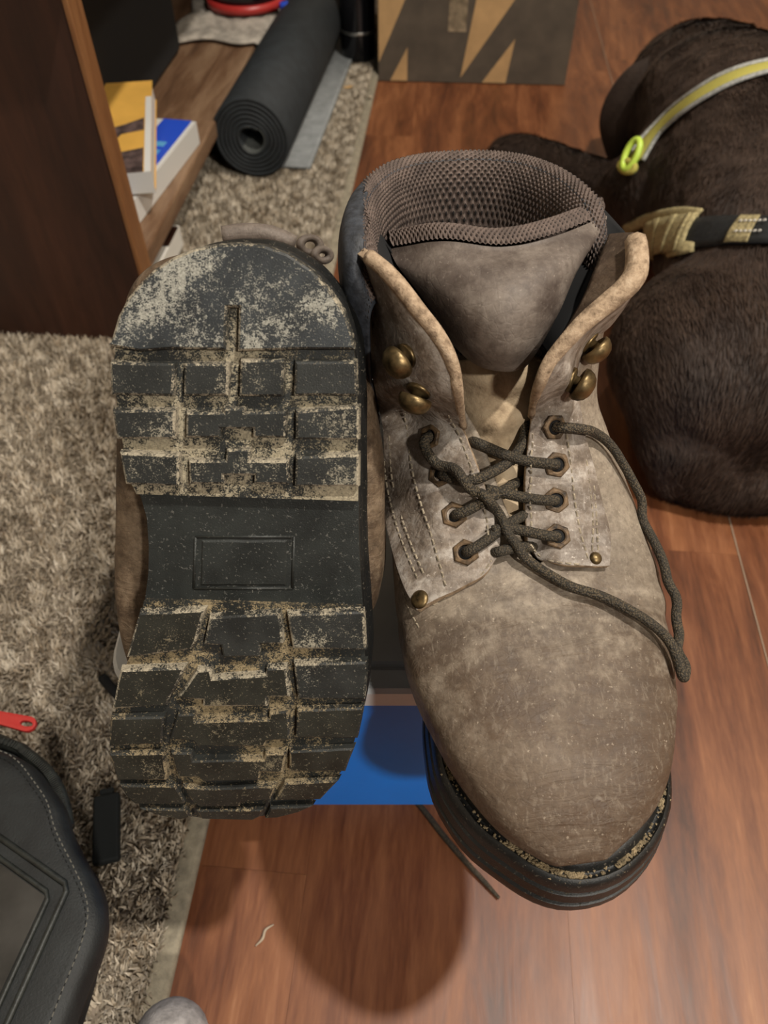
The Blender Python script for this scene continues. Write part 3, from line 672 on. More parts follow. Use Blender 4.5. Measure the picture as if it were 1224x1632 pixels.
def plate(name, ya, yb, zb, zt, inset, mat, parent, nx=10, ny=40, s=1):
    """a slab of the sole between ya and yb; zb(y) tread side, zt(y) boot side"""
    V = []; F = []
    ts = [(1 - math.cos(PI * k / ny)) / 2 for k in range(ny + 1)]
    rows = []
    for t_ in ts:
        y = ya + (yb - ya) * t_; a, b = xl(y), xr(y); m = (a + b) / 2; hw = max((b - a) / 2 - inset, .0004)
        yy = min(max(y, YMIN + inset), YMAX - inset); rows.append((m - hw, m + hw, yy))
    st = 2 * (nx + 1)
    for a, b, y in rows:
        for k in range(nx + 1): V.append((s * (a + (b - a) * k / nx), y, zb(y)))
        for k in range(nx + 1): V.append((s * (a + (b - a) * k / nx), y, zt(y)))
    for j in range(ny):
        o, p = j * st, (j + 1) * st
        for k in range(nx):
            F.append((o + k, o + k + 1, p + k + 1, p + k)); F.append((o + nx + 1 + k, o + nx + 2 + k, p + nx + 2 + k, p + nx + 1 + k))
        F.append((o, p, p + nx + 1, o + nx + 1)); F.append((o + nx, p + nx, p + 2 * nx + 1, o + 2 * nx + 1))
    for o in (0, ny * st):
        for k in range(nx): F.append((o + k, o + k + 1, o + nx + 2 + k, o + nx + 1 + k))
    return pymesh(name, V, F, mat, parent, False)
def lug(P, depth, mat, edge, parent, s, ch=.0009, name='tread_lug', z0=0.0):
    Q = [(x / 1000, y / 1000) for x, y in P]
    R = []                                            # soften long edges a little so that nothing is ruler straight
    for i in range(len(Q)):
        a, b = Q[i], Q[(i + 1) % len(Q)]; R.append(a); L = math.hypot(b[0] - a[0], b[1] - a[1])
        k = int(L / .006)
        for j in range(1, k):
            t_ = j / k; x, y = a[0] + (b[0] - a[0]) * t_, a[1] + (b[1] - a[1]) * t_
            q = mnoise.noise(Vector((x * 260, y * 260, 3.1))) * .00035; R.append((x + q, y + q))
    lo = inset_poly(R, -.0006); hi = inset_poly(R, ch)
    n = len(R); V = []
    for q, z in ((lo, depth), (R, ch * .8), (hi, 0.0)): V += [(s * x, y, z + z0 + spring(y)) for x, y in q]
    me = bpy.data.meshes.new(name); bm = bmesh.new(); vs = [bm.verts.new(v) for v in V]
    for i in range(2):
        for k in range(n):
            f = bm.faces.new((vs[i * n + k], vs[i * n + (k + 1) % n], vs[(i + 1) * n + (k + 1) % n], vs[(i + 1) * n + k])); f.material_index = 1
    f = bm.faces.new(vs[2 * n:]); f.material_index = 0; f.normal_update()
    bmesh.ops.recalc_face_normals(bm, faces=bm.faces)
    if f.normal.z > 0: bmesh.ops.reverse_faces(bm, faces=bm.faces)
    bm.to_mesh(me); bm.free()
    o = link(name, me, [mat, edge], parent, False); return o
OUT_U = [(x * .93 / 1000, y / 1000) for x, y in OUT if y < 150] 
_a = [q for q in OUT_U if q[0] > 0]; _b = [q for q in OUT_U if q[0] <= 0]
_mid = [(45, 152), (44, 175), (44, 198), (43, 213), (39, 233), (31.5, 252), (18.2, 267), (.5, 277), (-17.4, 279), (-31.8, 274), (-45.4, 262.5), (-57, 249), (-65.5, 228), (-66, 207), (-64, 190), (-60, 176), (-52, 158)]
OUT_U = sorted(_a, key=lambda q: q[1]) + [(x / 1000, y / 1000) for x, y in _mid] + sorted(_b, key=lambda q: -q[1])
def outsole(root, s, tread=True):
    P2 = [(x, y) for x, y in (OL if tread else [(c.x, c.y) for c in catmull([(x, y, 0) for x, y in OUT_U], 3, True)])]; n = len(P2)
    sk_ = .95 if tread else .35
    lv = [(.0006, .0045), (.0014, .0012), (.006, .0002), (.0105, .0006), (.0112, .0022), (.0128, .0022), (.0136, .0012), (.0195, .0020), (.0203, .0036), (.0220, .0036), (.0228, .0026), (.0275, .0032), (.0300, .0044), (.0305, .0056), (.0292, .0064), (.0288, .0072), (.0290, .0082), (.0312, .0090), (.0334, .0104), (.0340, .0122), (.0332, .0144), (.0300, .0175), (.028, .03)] if not tread else [(.0085, .0030), (.010, .0012), (.0165, .0002), (.0178, .0016), (.0192, .0016), (.0205, -.0004), (.0236, -.0008), (.0246, .0006), (.0256, .0004), (.0272, -.0022), (.0306, -.0028), (.0318, -.0016), (.0320, .0030), (.0312, .0090), (.0310, .02)]
    V = []; F = []
    for z, d in lv:
        for x, y in inset_poly(P2, d): V.append((s * x, y, z + spring(y) * sk_ + (.0012 if z > .026 and tread else 0)))
    for i in range(len(lv) - 1):
        for k in range(n): F.append((i * n + k, i * n + (k + 1) % n, (i + 1) * n + (k + 1) % n, (i + 1) * n + k))
    F += [tuple(range(n)), tuple(range((len(lv) - 1) * n, len(lv) * n))]
    mid = pymesh('outsole', V, F, M['rubber'], root); mod(mid, 'EDGE_SPLIT', split_angle=math.radians(50))
    if tread: tag(mid, 'black rubber outsole with a muddy block tread')
    if tread:
        plate('heel_base', YMIN, .1008, lambda y: .0042, lambda y: .0105, .0006, M['groove'], mid, s=s)
        plate('forefoot_base', .1500, YMAX, lambda y: .0042 + spring(y), lambda y: .0105 + spring(y), .0008, M['groove_toe'], mid, s=s)
        plate('shank', .0995, .1510, lambda y: .0078, lambda y: .0120, .0004, M['rubber_shank'], mid, 8, 6, s=s)
    if tread:
        for k_, P in LUG.items():
            if k_ == 'panel': continue
            heel = k_[0] in 'ch'
            mt = M['rubber_cap'] if k_ == 'cap' else (M['rubber_lug'] if heel or k_ in ('R1', 'R2', 'C1') else M['rubber_toe'])
            o = lug(P, .0044, mt, M['lug_edge'] if heel or k_[1] in '12' else M['toe_edge'], mid, s)
            if k_ == 'cap': tag(o, 'broad smooth heel block, dusted grey')
        # raised frame of the shank's blank rectangle
        P = LUG['panel']; fr = [Vector((s * x / 1000, y / 1000, .0078)) for x, y in P]
        for i in range(4):
            a, b = fr[i], fr[(i + 1) % 4]; tube('shank_rib', [a, a.lerp(b, .5), b], .0007, M['rubber_shank'], mid, 6)
        lug([(x * .86 - .4, 132.0 + (y - 132.0) * .86) for x, y in P], .0010, M['rubber_shank'], M['rubber_shank'], mid, s, .0006, 'shank_panel', .0071)
    return mid
# ------------------------------------------------------------------ boots: leather upper, lofted between a front rail and a back rail
UK = [((.2698, .0425), (.2688, .0385), -.0165, .0094), ((.2665, .0485), (.2655, .0360), -.0165, .0152), ((.2556, .0595), (.2545, .0345), -.0152, .0300),
      ((.2385, .0690), (.236, .032), -.0140, .0420), ((.2154, .0735), (.212, .030), -.0138, .0512), ((.1903, .0790), (.185, .029), -.0145, .0570),
      ((.1641, .0865), (.155, .029), -.0130, .0598), ((.1406, .1000), (.110, .029), -.0123, .0586), ((.1218, .1192), (.035, .029), -.0135, .0550),
      ((.115, .131), (.006, .034), -.0153, .0530), ((.1085, .1423), (.003, .060), -.0166, .0535), ((.0976, .1654), (.006, .12), -.0175, .0555), ((.0910, .1800), (.0094, .178), -.0205, .0525)]
#  superellipse exponents (front half, back half) and half-width of the throat opening, per key
UE = [(.9, .6, 0), (.85, .5, 0), (.8, .42, 0), (.78, .38, 0), (.80, .36, 0), (.82, .36, 0), (.86, .38, 0), (.9, .45, .16), (.95, .6, .30), (.97, .75, .42), (1, .9, .55), (1, 1, .85), (1, 1, 1.15)]
def upper_sections(sub=6):
    P = [Vector((a[0], a[1], b[0])) for a, b, c, w in UK]; Q = [Vector((b[1], c, w)) for a, b, c, w in UK]; E = [Vector(e) for e in UE]
    return list(zip(catmull(P, sub), catmull(Q, sub), catmull(E, sub)))
def upper_shell(name, s, mat, parent, nseg=56, thick=.0022, grow=0.0, wide=0.0):
    V = []; F = []; secs = upper_sections()
    for p, q, e in secs:
        T = Vector((p.x, p.y)); B = Vector((p.z, q.x)); bl = wide * math.exp(-((p.x - .145) / .050) ** 2); c, w_ = q.y + bl * .5, max(q.z, .001) + grow + bl * .5; Mx = (T + B) / 2; ax = (T - B) / 2
        t0 = max(e.z, 0)
        for k in range(nseg + 1):
            t_ = t0 + (2 * PI - 2 * t0) * k / nseg; co, si = math.cos(t_), math.sin(t_)
            pw = e.x if co > 0 else e.y
            a = math.copysign(abs(co) ** pw, co); b = math.copysign(abs(si) ** pw, si)
            yz = Mx + ax * a; V.append((s * (c + w_ * b), yz.x, yz.y))
    m = nseg + 1
    for i in range(len(secs) - 1):
        for k in range(nseg): F.append((i * m + k, i * m + k + 1, (i + 1) * m + k + 1, (i + 1) * m + k))
    F.append(tuple(range(nseg)))
    o = pymesh(name, V, F, mat, parent, True, 1e-5)
    bm = bmesh.new(); bm.from_mesh(o.data)
    # gentle flex creases across the vamp and slack in the shaft
    for v in bm.verts:
        x, y, z = v.co; n_ = v.normal
        k = math.exp(-((y - .185) / .028) ** 2) * (1 if z > .04 else 0)
        d = .0016 * k * math.sin((y - .02 * abs(x + .012) * 8) * 420) * (.4 + .6 * mnoise.noise(Vector((x * 30, y * 12, 1))))
        d += .0012 * mnoise.noise(v.co * 38) + .0022 * mnoise.noise(v.co * 14 + Vector((5, 1, 2)))
        if z < .04: d *= .3
        v.co += n_ * d
    bm.to_mesh(o.data); bm.free()
    md = mod(o, 'SOLIDIFY', thickness=thick, offset=-1); mod(o, 'SUBSURF', levels=1, render_levels=1)
    return o
def boot_root(label, group):
    return empty('work_boot', (0, 0, 0), 0, label, 'boot', group)
M['leather_tan'] = leather('tan_flank_leather', (.042, .027, .017), (.115, .076, .046), (.24, .175, .115))
UP_PSI = math.radians(7)
upright = boot_root('upright worn brown leather work boot with loose laces, toe towards the front', 'pair of work boots')
upright.location = (.0607, .3657, .2405); upright.rotation_euler = (0, 0, PI + UP_PSI); upright.scale = (1.04,) * 3
tipped = boot_root('tipped work boot showing its muddy black rubber tread', 'pair of work boots')
_Y = Vector((-.03260119, -.53067913, -.84694559)).normalized(); _N = Vector((0, .84739603, -.53096136)); _X = _Y.cross(_N).normalized(); _N = _X.cross(_Y)
mm = Matrix((_X, _Y, _N)).transposed().to_4x4(); mm.translation = Vector((-.05191397, .24941216, .45305307)); tipped.matrix_world = mm @ Matrix.Scale(.96, 4)
outsole(upright, -1, False); outsole(tipped, 1, True)
shell_u = upper_shell('leather_upper', -1, M['leather'], upright)
shell_t = upper_shell('leather_upper', 1, M['leather_tan'], tipped, wide=.013)
# ------------------------------------------------------------------ upright boot: quarters, tongue, collar, laces (boot-local millimetres)
BK = {
 'LS': [[(30.5, 159.4, 91.4), (36.3, 165.6, 88.8), (44.1, 168.8, 86.1), (53.4, 170.9, 82.0), (65.3, 172.1, 75.0)], [(28.7, 152.8, 94.1), (36.1, 157.1, 91.9), (44.8, 159.0, 89.6), (55.9, 159.6, 84.7), (69.4, 155.9, 74.1)], [(29.7, 144.1, 99.3), (37.5, 145.3, 97.6), (45.4, 145.3, 95.8), (56.2, 142.8, 91.7), (71.8, 129.4, 75.3)], [(32.4, 133.7, 107.5), (39.0, 132.5, 106.2), (46.3, 130.4, 103.9), (56.9, 125.1, 98.8), (71.3, 104.3, 78.1)], [(36.1, 122.9, 116.0), (41.3, 120.7, 114.5), (48.9, 116.1, 111.7), (58.0, 106.8, 105.3), (70.2, 99.5, 100.6)], [(39.4, 113.1, 124.6), (43.8, 110.1, 123.9), (50.5, 104.5, 121.7), (60.0, 92.5, 113.8), (70.7, 85.4, 110.9)], [(45.6, 125.4, 151.9), (50.3, 121.9, 151.3), (56.3, 116.8, 149.5), (63.8, 109.1, 145.7), (73.3, 91.5, 133.2)], [(47.9, 124.1, 163.3), (52.8, 120.6, 163.4), (58.9, 114.5, 161.5), (66.0, 105.0, 157.1), (74.4, 83.6, 143.8)], [(52.5, 118.7, 172.9), (57.5, 114.7, 173.7), (63.1, 108.2, 172.6), (68.6, 95.9, 166.8), (75.1, 73.8, 153.1)], [(60.8, 110.0, 181.6), (64.9, 106.1, 182.5), (68.7, 99.8, 181.8), (72.6, 88.6, 177.3), (76.4, 68.8, 164.8)], [(69.8, 99.2, 190.0), (72.6, 95.4, 189.7), (74.5, 89.4, 187.6), (76.5, 80.4, 183.3), (79.6, 63.6, 173.5)], [(77.2, 89.0, 192.6), (78.2, 85.0, 190.8), (79.1, 81.1, 188.7), (79.9, 73.2, 184.1), (80.8, 61.5, 176.3)]],
 'RS': [[(16.8, 153.2, 89.5), (12.2, 159.3, 85.3), (6.3, 165.2, 88.8), (-3.1, 167.0, 87.6), (-16.3, 167.0, 85.3)], [(16.3, 146.8, 93.4), (10.7, 149.9, 91.2), (4.3, 154.2, 93.3), (-5.8, 155.6, 91.7), (-19.7, 153.6, 89.7)], [(15.2, 136.9, 100.8), (9.1, 138.5, 99.8), (1.9, 140.0, 98.8), (-7.0, 141.9, 99.0), (-18.4, 140.5, 96.8)], [(13.8, 128.1, 109.7), (8.2, 128.7, 109.7), (2.3, 129.4, 109.7), (-6.1, 129.6, 108.9), (-16.7, 128.2, 105.3)], [(12.1, 120.4, 118.8), (7.6, 120.1, 120.2), (3.0, 120.1, 121.5), (-5.4, 118.0, 119.8), (-13.8, 116.2, 115.9)], [(10.4, 114.6, 129.5), (6.8, 114.0, 131.7), (2.8, 113.7, 133.8), (-1.490, 113.9, 134.9), (-11.1, 108.8, 127.2)], [(15.7, 130.0, 157.7), (11.6, 128.1, 158.1), (6.3, 123.9, 155.3), (0.960, 118.8, 150.5), (-10.2, 101.7, 133.2)], [(10.8, 126.8, 167.7), (6.3, 122.9, 166.0), (2.2, 118.6, 162.8), (-2.2, 112.3, 156.9), (-14.0, 92.5, 134.2)], [(1.360, 121.6, 176.0), (-3.1, 116.3, 172.6), (-7.3, 110.1, 167.3), (-12.0, 101.9, 159.2), (-22.7, 81.0, 136.4)], [(-10.7, 116.3, 182.6), (-15.3, 111.0, 179.5), (-20.6, 103.0, 172.7), (-25.4, 93.9, 164.3), (-33.4, 75.5, 143.2)], [(-20.4, 109.8, 189.2), (-25.0, 104.5, 187.1), (-30.1, 96.4, 180.5), (-35.0, 86.3, 171.5), (-41.7, 68.8, 153.4)], [(-25.9, 90.1, 193.5), (-28.1, 94.2, 190.5), (-31.8, 89.8, 184.5), (-36.4, 80.7, 175.6), (-41.5, 65.8, 161.5)]],
 'RL': [[(11.2, 120.4, 157.6), (10.9, 123.3, 162.6), (10.8, 126.8, 167.7)], [(1.9, 109.9, 163.6), (1.6, 115.8, 170.0), (1.360, 121.6, 176.0)], [(-6.7, 101.3, 173.3), (-9.8, 108.4, 177.4), (-10.9, 116.3, 182.4)], [(-12.8, 92.3, 180.9), (-17.9, 100.7, 184.7), (-20.8, 109.8, 188.9)], [(-21.8, 78.0, 185.8), (-24.6, 84.1, 189.9), (-25.9, 90.1, 193.5)]],
 'TG': [[(29.7, 149.3, 65.6), (27.8, 156.8, 77.1), (24.3, 159.6, 81.8), (18.6, 157.9, 77.1), (10.5, 151.6, 65.6)], [(31.6, 142.9, 69.2), (28.5, 150.5, 80.3), (23.9, 153.5, 84.8), (17.0, 151.9, 80.3), (7.9, 145.8, 69.2)], [(34.0, 130.9, 77.5), (29.2, 138.7, 87.7), (23.2, 141.9, 91.9), (15.0, 140.4, 87.7), (4.5, 134.5, 77.5)], [(35.6, 120.1, 87.1), (29.9, 128.0, 96.5), (22.9, 131.3, 100.5), (14.0, 130.0, 96.5), (2.8, 124.1, 87.1)], [(37.6, 110.5, 98.0), (30.9, 118.6, 106.7), (23.1, 122.0, 110.4), (13.5, 120.7, 106.7), (1.6, 114.9, 98.0)], [(39.8, 102.1, 109.8), (31.9, 110.3, 117.8), (23.2, 113.8, 121.2), (12.6, 112.7, 117.8), (-0.260, 107.0, 109.8)], [(41.1, 95.5, 122.7), (32.3, 103.9, 130.1), (22.7, 107.5, 133.3), (11.2, 106.5, 130.1), (-2.5, 100.9, 122.7)], [(42.0, 90.5, 132.7), (32.5, 99.0, 139.7), (22.2, 102.7, 142.7), (10.1, 101.7, 139.7), (-4.3, 96.2, 132.7)], [(42.5, 88.2, 137.7), (32.8, 96.7, 144.5), (22.2, 100.4, 147.4), (9.9, 99.5, 144.5), (-4.6, 94.0, 137.7)]],
 'PAD': [[(38.9, 101.0, 150.8), (33.5, 109.4, 151.9), (25.4, 112.3, 151.5), (17.4, 110.9, 150.8), (10.4, 104.0, 150.4)], [(45.2, 97.8, 157.7), (37.7, 107.9, 162.2), (27.1, 113.1, 163.9), (15.9, 110.1, 163.0), (6.6, 102.5, 158.3)], [(50.6, 92.3, 165.6), (40.8, 104.7, 172.3), (27.9, 110.6, 174.8), (13.7, 107.5, 173.9), (0.760, 98.4, 169.1)], [(56.9, 85.7, 173.2), (44.0, 98.9, 180.3), (28.0, 106.2, 184.4), (10.2, 102.1, 183.2), (-4.8, 92.3, 179.3)], [(62.8, 77.2, 178.4), (46.5, 90.9, 185.6), (27.0, 99.1, 189.2), (5.1, 95.0, 189.0), (-13.7, 81.8, 184.5)], [(64.5, 67.3, 178.6), (47.1, 82.1, 189.4), (24.7, 88.7, 189.3), (2.8, 85.6, 190.3), (-24.1, 66.6, 187.1)]],
 'RIM': [(75.4, 93.9, 192.8), (81.8, 88.8, 192.8), (82.9, 76.9, 192.8), (81.6, 63.1, 192.8), (77.6, 47.2, 192.8), (71.5, 35.3, 192.8), (63.0, 25.3, 192.8), (50.7, 18.8, 192.8), (36.6, 16.4, 192.8), (17.4, 17.5, 192.8), (2.0, 23.0, 192.8), (-9.2, 33.0, 192.8), (-16.4, 46.1, 192.8), (-20.1, 60.2, 192.8), (-21.4, 72.4, 192.8), (-20.8, 83.7, 192.8)],
 'EY': [('l', (52.2, 109.7, 114.7), (0.759, 0.323, 0.565)), ('l', (49.8, 125.3, 107.2), (0.539, 0.388, 0.747)), ('l', (46.4, 142.1, 99.5), (0.287, 0.458, 0.841)), ('l', (43.8, 157.3, 92.8), (0.251, 0.392, 0.885)), ('r', (1.270, 120.1, 124.3), (-0.252, 0.792, 0.557)), ('r', (0.900, 130.1, 111.9), (-0.003, 0.732, 0.681)), ('r', (2.1, 140.5, 100.8), (0.129, 0.587, 0.799)), ('r', (4.5, 155.3, 95.0), (0.082, 0.356, 0.931))],
 'HK': [[(64.2, 111.3, 160.5), (0.823, 0.559, 0.102)], [(59.3, 115.7, 146.4), (0.516, 0.759, -0.398)], [(-3.5, 115.7, 145.6), (-0.838, 0.545, 0.033)], [(-17.1, 94.1, 146.5), (-0.699, 0.659, -0.276)]],
 'RV': [[(64.5, 168.4, 78.2), (0.549, 0.144, 0.823)], [(-10.5, 164.4, 89.4), (-0.167, 0.336, 0.927)], [(72.1, 68.5, 179.8), (0.636, 0.762, 0.120)]],
 'lace_bar_a': [(2.5, 131.4, 113.7), (4.4, 131.2, 113.9), (6.2, 130.8, 114.0), (8.2, 130.4, 114.2), (10.5, 129.9, 114.3), (12.8, 129.4, 114.5), (15.2, 128.8, 114.8), (17.7, 127.9, 115.2), (20.3, 127.0, 115.8), (22.9, 126.0, 116.3), (25.4, 124.8, 117.0), (28.0, 123.5, 117.8), (30.4, 122.4, 118.5), (32.6, 121.4, 119.2), (34.6, 120.2, 119.4), (35.5, 115.4, 116.0)],
 'lace_bar_b': [(49.4, 127.0, 108.5), (47.6, 128.6, 108.9), (45.9, 130.2, 109.2), (44.1, 131.5, 109.6), (42.2, 132.6, 110.0), (40.3, 133.3, 110.3), (38.2, 133.9, 110.9), (35.9, 134.0, 111.7), (33.2, 133.0, 111.8), (30.4, 131.9, 112.1), (27.6, 130.7, 112.4), (24.7, 129.4, 112.8), (22.1, 127.9, 113.3), (19.9, 126.4, 113.9), (18.0, 124.8, 114.5), (16.3, 123.0, 115.2), (14.8, 121.1, 116.0), (13.5, 119.0, 116.8), (12.5, 116.9, 117.7), (11.7, 114.7, 118.7), (11.2, 112.4, 119.7), (9.9, 108.0, 118.7)],
 'lace_bar_c': [(46.5, 143.8, 101.0), (44.5, 143.7, 101.8), (42.6, 143.5, 102.6), (40.4, 143.2, 103.4), (38.1, 142.7, 104.4), (35.7, 142.0, 105.4), (33.2, 141.4, 106.4), (29.9, 139.0, 105.5), (26.6, 136.7, 104.6), (23.2, 134.1, 103.6), (19.7, 131.6, 102.7), (16.2, 129.0, 101.8), (11.3, 123.1, 97.3)],
 'lace_bar_d': [(3.1, 142.0, 102.5), (5.1, 141.8, 102.6), (7.1, 141.6, 102.7), (9.2, 141.3, 102.9), (11.5, 140.9, 103.2), (13.9, 140.3, 103.5), (16.3, 139.8, 103.8), (18.9, 139.1, 104.2), (21.5, 138.3, 104.7), (24.1, 137.5, 105.2), (26.7, 136.8, 105.6), (29.3, 136.2, 106.0), (31.9, 135.4, 106.2)],
 'lace_bar_e': [(44.1, 158.9, 94.3), (42.1, 158.2, 95.1), (40.1, 157.5, 95.7), (38.0, 156.6, 96.3), (35.7, 155.6, 97.0), (33.3, 154.4, 97.8), (30.9, 153.2, 98.5), (28.1, 151.2, 98.2), (25.4, 149.2, 97.9), (22.7, 147.3, 97.5), (20.1, 145.6, 97.0), (17.6, 144.1, 96.3), (15.0, 142.5, 95.7)],
 'lace_bar_f': [(5.5, 156.9, 96.3), (7.7, 156.4, 96.7), (9.8, 155.9, 97.0), (12.0, 155.3, 97.4), (14.3, 154.7, 97.8), (16.6, 154.0, 98.2), (18.9, 153.4, 98.6), (21.3, 152.8, 99.0), (23.6, 152.2, 99.3), (25.9, 151.9, 99.5), (28.0, 151.8, 99.4), (30.0, 152.0, 99.2), (32.0, 152.1, 99.0)],
 'lace_bar_g': [(32.4, 157.8, 91.0), (31.3, 160.3, 95.1), (29.1, 159.7, 94.7), (26.9, 159.0, 94.3), (24.5, 158.4, 93.8), (22.1, 157.9, 93.3), (19.9, 157.4, 92.8), (17.8, 157.0, 92.1), (15.9, 156.8, 91.4), (12.8, 154.1, 87.4)],
 'lace_loop': [(55.4, 111.1, 117.0), (55.6, 112.1, 116.3), (55.6, 113.3, 115.6), (55.5, 115.0, 114.7), (55.2, 116.6, 114.0), (54.3, 119.0, 113.4), (53.3, 121.0, 113.1), (52.5, 123.1, 112.5), (50.9, 125.3, 112.5), (49.0, 127.3, 112.6), (44.5, 127.1, 115.1), (45.0, 132.8, 116.2), (43.2, 134.9, 116.3), (41.7, 139.1, 113.6), (38.8, 140.1, 108.3), (36.9, 138.5, 110.3), (35.0, 140.2, 109.4), (34.7, 143.5, 112.5), (32.0, 147.2, 109.3), (29.8, 142.4, 103.1), (28.6, 144.0, 102.0), (27.5, 145.8, 100.8), (26.6, 147.8, 99.5), (27.8, 154.7, 105.5), (26.4, 158.3, 97.4), (23.5, 154.0, 95.9), (23.1, 159.7, 100.3), (21.6, 164.5, 92.1), (19.8, 161.9, 92.7), (18.4, 163.9, 91.8), (16.8, 165.7, 91.0), (15.1, 167.0, 90.7), (13.4, 168.7, 90.3), (11.1, 170.6, 89.9), (8.5, 172.7, 89.3), (5.6, 174.9, 88.4), (2.9, 176.3, 87.6), (-0.040, 177.5, 86.7), (-2.9, 177.9, 86.2), (-5.8, 179.1, 85.6), (-8.5, 180.1, 85.1), (-11.0, 181.4, 84.6), (-13.6, 183.0, 83.9), (-16.1, 184.2, 83.2), (-18.5, 185.8, 82.3), (-20.9, 187.3, 81.3), (-23.4, 188.5, 80.3), (-25.6, 189.9, 79.2), (-27.8, 191.2, 78.0), (-29.7, 192.5, 76.7), (-31.4, 193.7, 75.6), (-33.1, 194.7, 74.4), (-34.4, 196.5, 73.2), (-35.5, 198.1, 72.3), (-36.2, 200.2, 71.4), (-36.6, 202.6, 70.6), (-37.1, 204.9, 69.5), (-37.2, 207.2, 68.4), (-37.4, 209.4, 67.3), (-37.3, 211.1, 66.8), (-37.8, 211.7, 66.1), (-38.6, 210.9, 65.7), (-39.9, 209.1, 65.2), (-41.1, 206.5, 65.3), (-42.5, 203.4, 65.3), (-39.4, 200.3, 64.4), (-40.8, 197.1, 64.2), (-42.0, 193.6, 64.1), (-47.7, 190.7, 64.0), (-43.6, 186.2, 65.3), (-44.0, 182.2, 66.7), (-48.8, 178.6, 68.1), (-48.7, 174.7, 70.6), (-44.6, 171.5, 71.4), (-45.1, 168.5, 72.5), (-45.5, 165.7, 73.5), (-45.7, 162.9, 74.5), (-45.6, 160.2, 75.3), (-45.3, 157.5, 76.1), (-44.9, 154.9, 76.8), (-44.4, 152.2, 77.6), (-43.7, 149.4, 78.5), (-43.0, 146.6, 79.3), (-42.1, 143.8, 80.2), (-41.3, 140.9, 81.1), (-40.6, 137.9, 82.1), (-44.1, 134.2, 84.2), (-42.5, 132.4, 86.7), (-41.0, 130.5, 89.0), (-39.5, 128.5, 91.2), (-38.3, 126.2, 93.2), (-36.8, 124.2, 95.4), (-35.2, 122.4, 97.7), (-33.5, 120.6, 100.0), (-32.0, 118.6, 102.3), (-30.1, 117.1, 104.7), (-28.0, 116.0, 107.1), (-25.6, 115.6, 109.5), (-23.1, 115.5, 111.8), (-20.4, 115.7, 113.9), (-17.9, 116.0, 115.8), (-14.9, 120.4, 120.7), (-12.8, 120.7, 121.9), (-10.5, 121.3, 123.0), (-8.3, 121.8, 124.0), (-6.1, 122.2, 124.9), (-4.0, 122.6, 125.7), (-1.9, 122.9, 126.4), (0.620, 123.1, 127.2)],
 'st_a': [(61.8, 98.6, 123.1), (61.1, 95.0, 115.8), (60.9, 94.4, 111.4), (60.5, 96.0, 110.1), (60.5, 99.1, 108.7), (60.6, 102.8, 107.5), (60.7, 106.5, 105.8), (60.7, 109.7, 104.0), (60.6, 113.0, 102.3), (60.4, 116.4, 100.8), (60.2, 119.8, 99.5), (59.8, 123.5, 98.4), (59.4, 127.4, 97.3), (58.9, 131.9, 96.3), (58.2, 136.6, 95.2), (57.3, 141.2, 94.1), (56.7, 145.2, 92.9), (56.2, 148.6, 91.8), (55.8, 151.6, 90.8), (55.4, 154.5, 89.7), (55.1, 157.3, 88.7), (54.5, 160.2, 87.7), (54.2, 162.9, 86.7), (54.0, 165.6, 85.8), (53.6, 168.5, 85.0)],
 'st_b': [(67.9, 74.9, 81.1), (68.1, 80.5, 80.1), (71.3, 102.5, 95.2), (71.2, 103.4, 90.1), (70.9, 105.0, 85.7), (70.6, 107.9, 82.7), (70.3, 112.1, 81.5), (70.0, 117.4, 81.1), (69.7, 123.0, 81.3), (69.3, 128.5, 81.5), (68.7, 133.6, 81.5), (68.0, 138.5, 81.4), (67.3, 143.3, 81.3), (66.4, 148.0, 81.1), (65.5, 152.7, 81.0), (64.6, 157.1, 80.7), (63.6, 161.5, 80.4)],
 'st_c': [(68.5, 97.8, 105.9), (68.7, 101.8, 102.8), (68.8, 104.3, 97.6), (68.7, 106.2, 92.9), (68.5, 108.3, 89.1), (68.2, 111.4, 86.7), (66.4, 115.4, 85.2), (66.1, 120.2, 84.8), (65.7, 124.8, 84.2), (66.7, 129.6, 84.9), (66.1, 134.4, 84.9), (65.4, 139.0, 84.6), (64.6, 143.7, 84.3), (63.8, 148.3, 84.0), (62.8, 152.9, 83.7), (61.8, 157.5, 83.2), (60.8, 161.9, 82.7)],
 'st_d': [(32.8, 160.9, 91.4), (34.1, 162.5, 92.2), (35.4, 164.0, 91.5), (36.7, 165.4, 90.8), (38.1, 166.6, 90.2), (39.7, 167.7, 89.6), (40.7, 166.6, 85.3), (42.5, 167.3, 84.6), (44.4, 168.0, 83.8), (46.6, 168.6, 83.0), (48.9, 169.1, 82.0), (51.2, 169.5, 81.0), (53.3, 169.9, 79.9), (55.2, 170.3, 78.9), (56.9, 170.7, 77.9), (58.6, 171.0, 76.9), (60.3, 171.4, 75.8)],
 'st_e': [(46.0, 114.9, 131.4), (43.9, 113.0, 125.3), (42.3, 113.3, 122.4), (41.1, 115.4, 120.6), (40.2, 118.5, 119.2), (39.4, 122.2, 117.3), (38.4, 125.5, 115.0), (37.5, 128.5, 112.7), (37.3, 134.4, 113.8), (35.7, 134.6, 108.3), (35.0, 137.6, 106.0), (35.4, 143.8, 107.4), (33.7, 143.4, 101.8), (33.4, 146.0, 100.0), (33.2, 148.5, 98.5), (34.2, 153.3, 99.9), (34.3, 156.7, 99.4)],
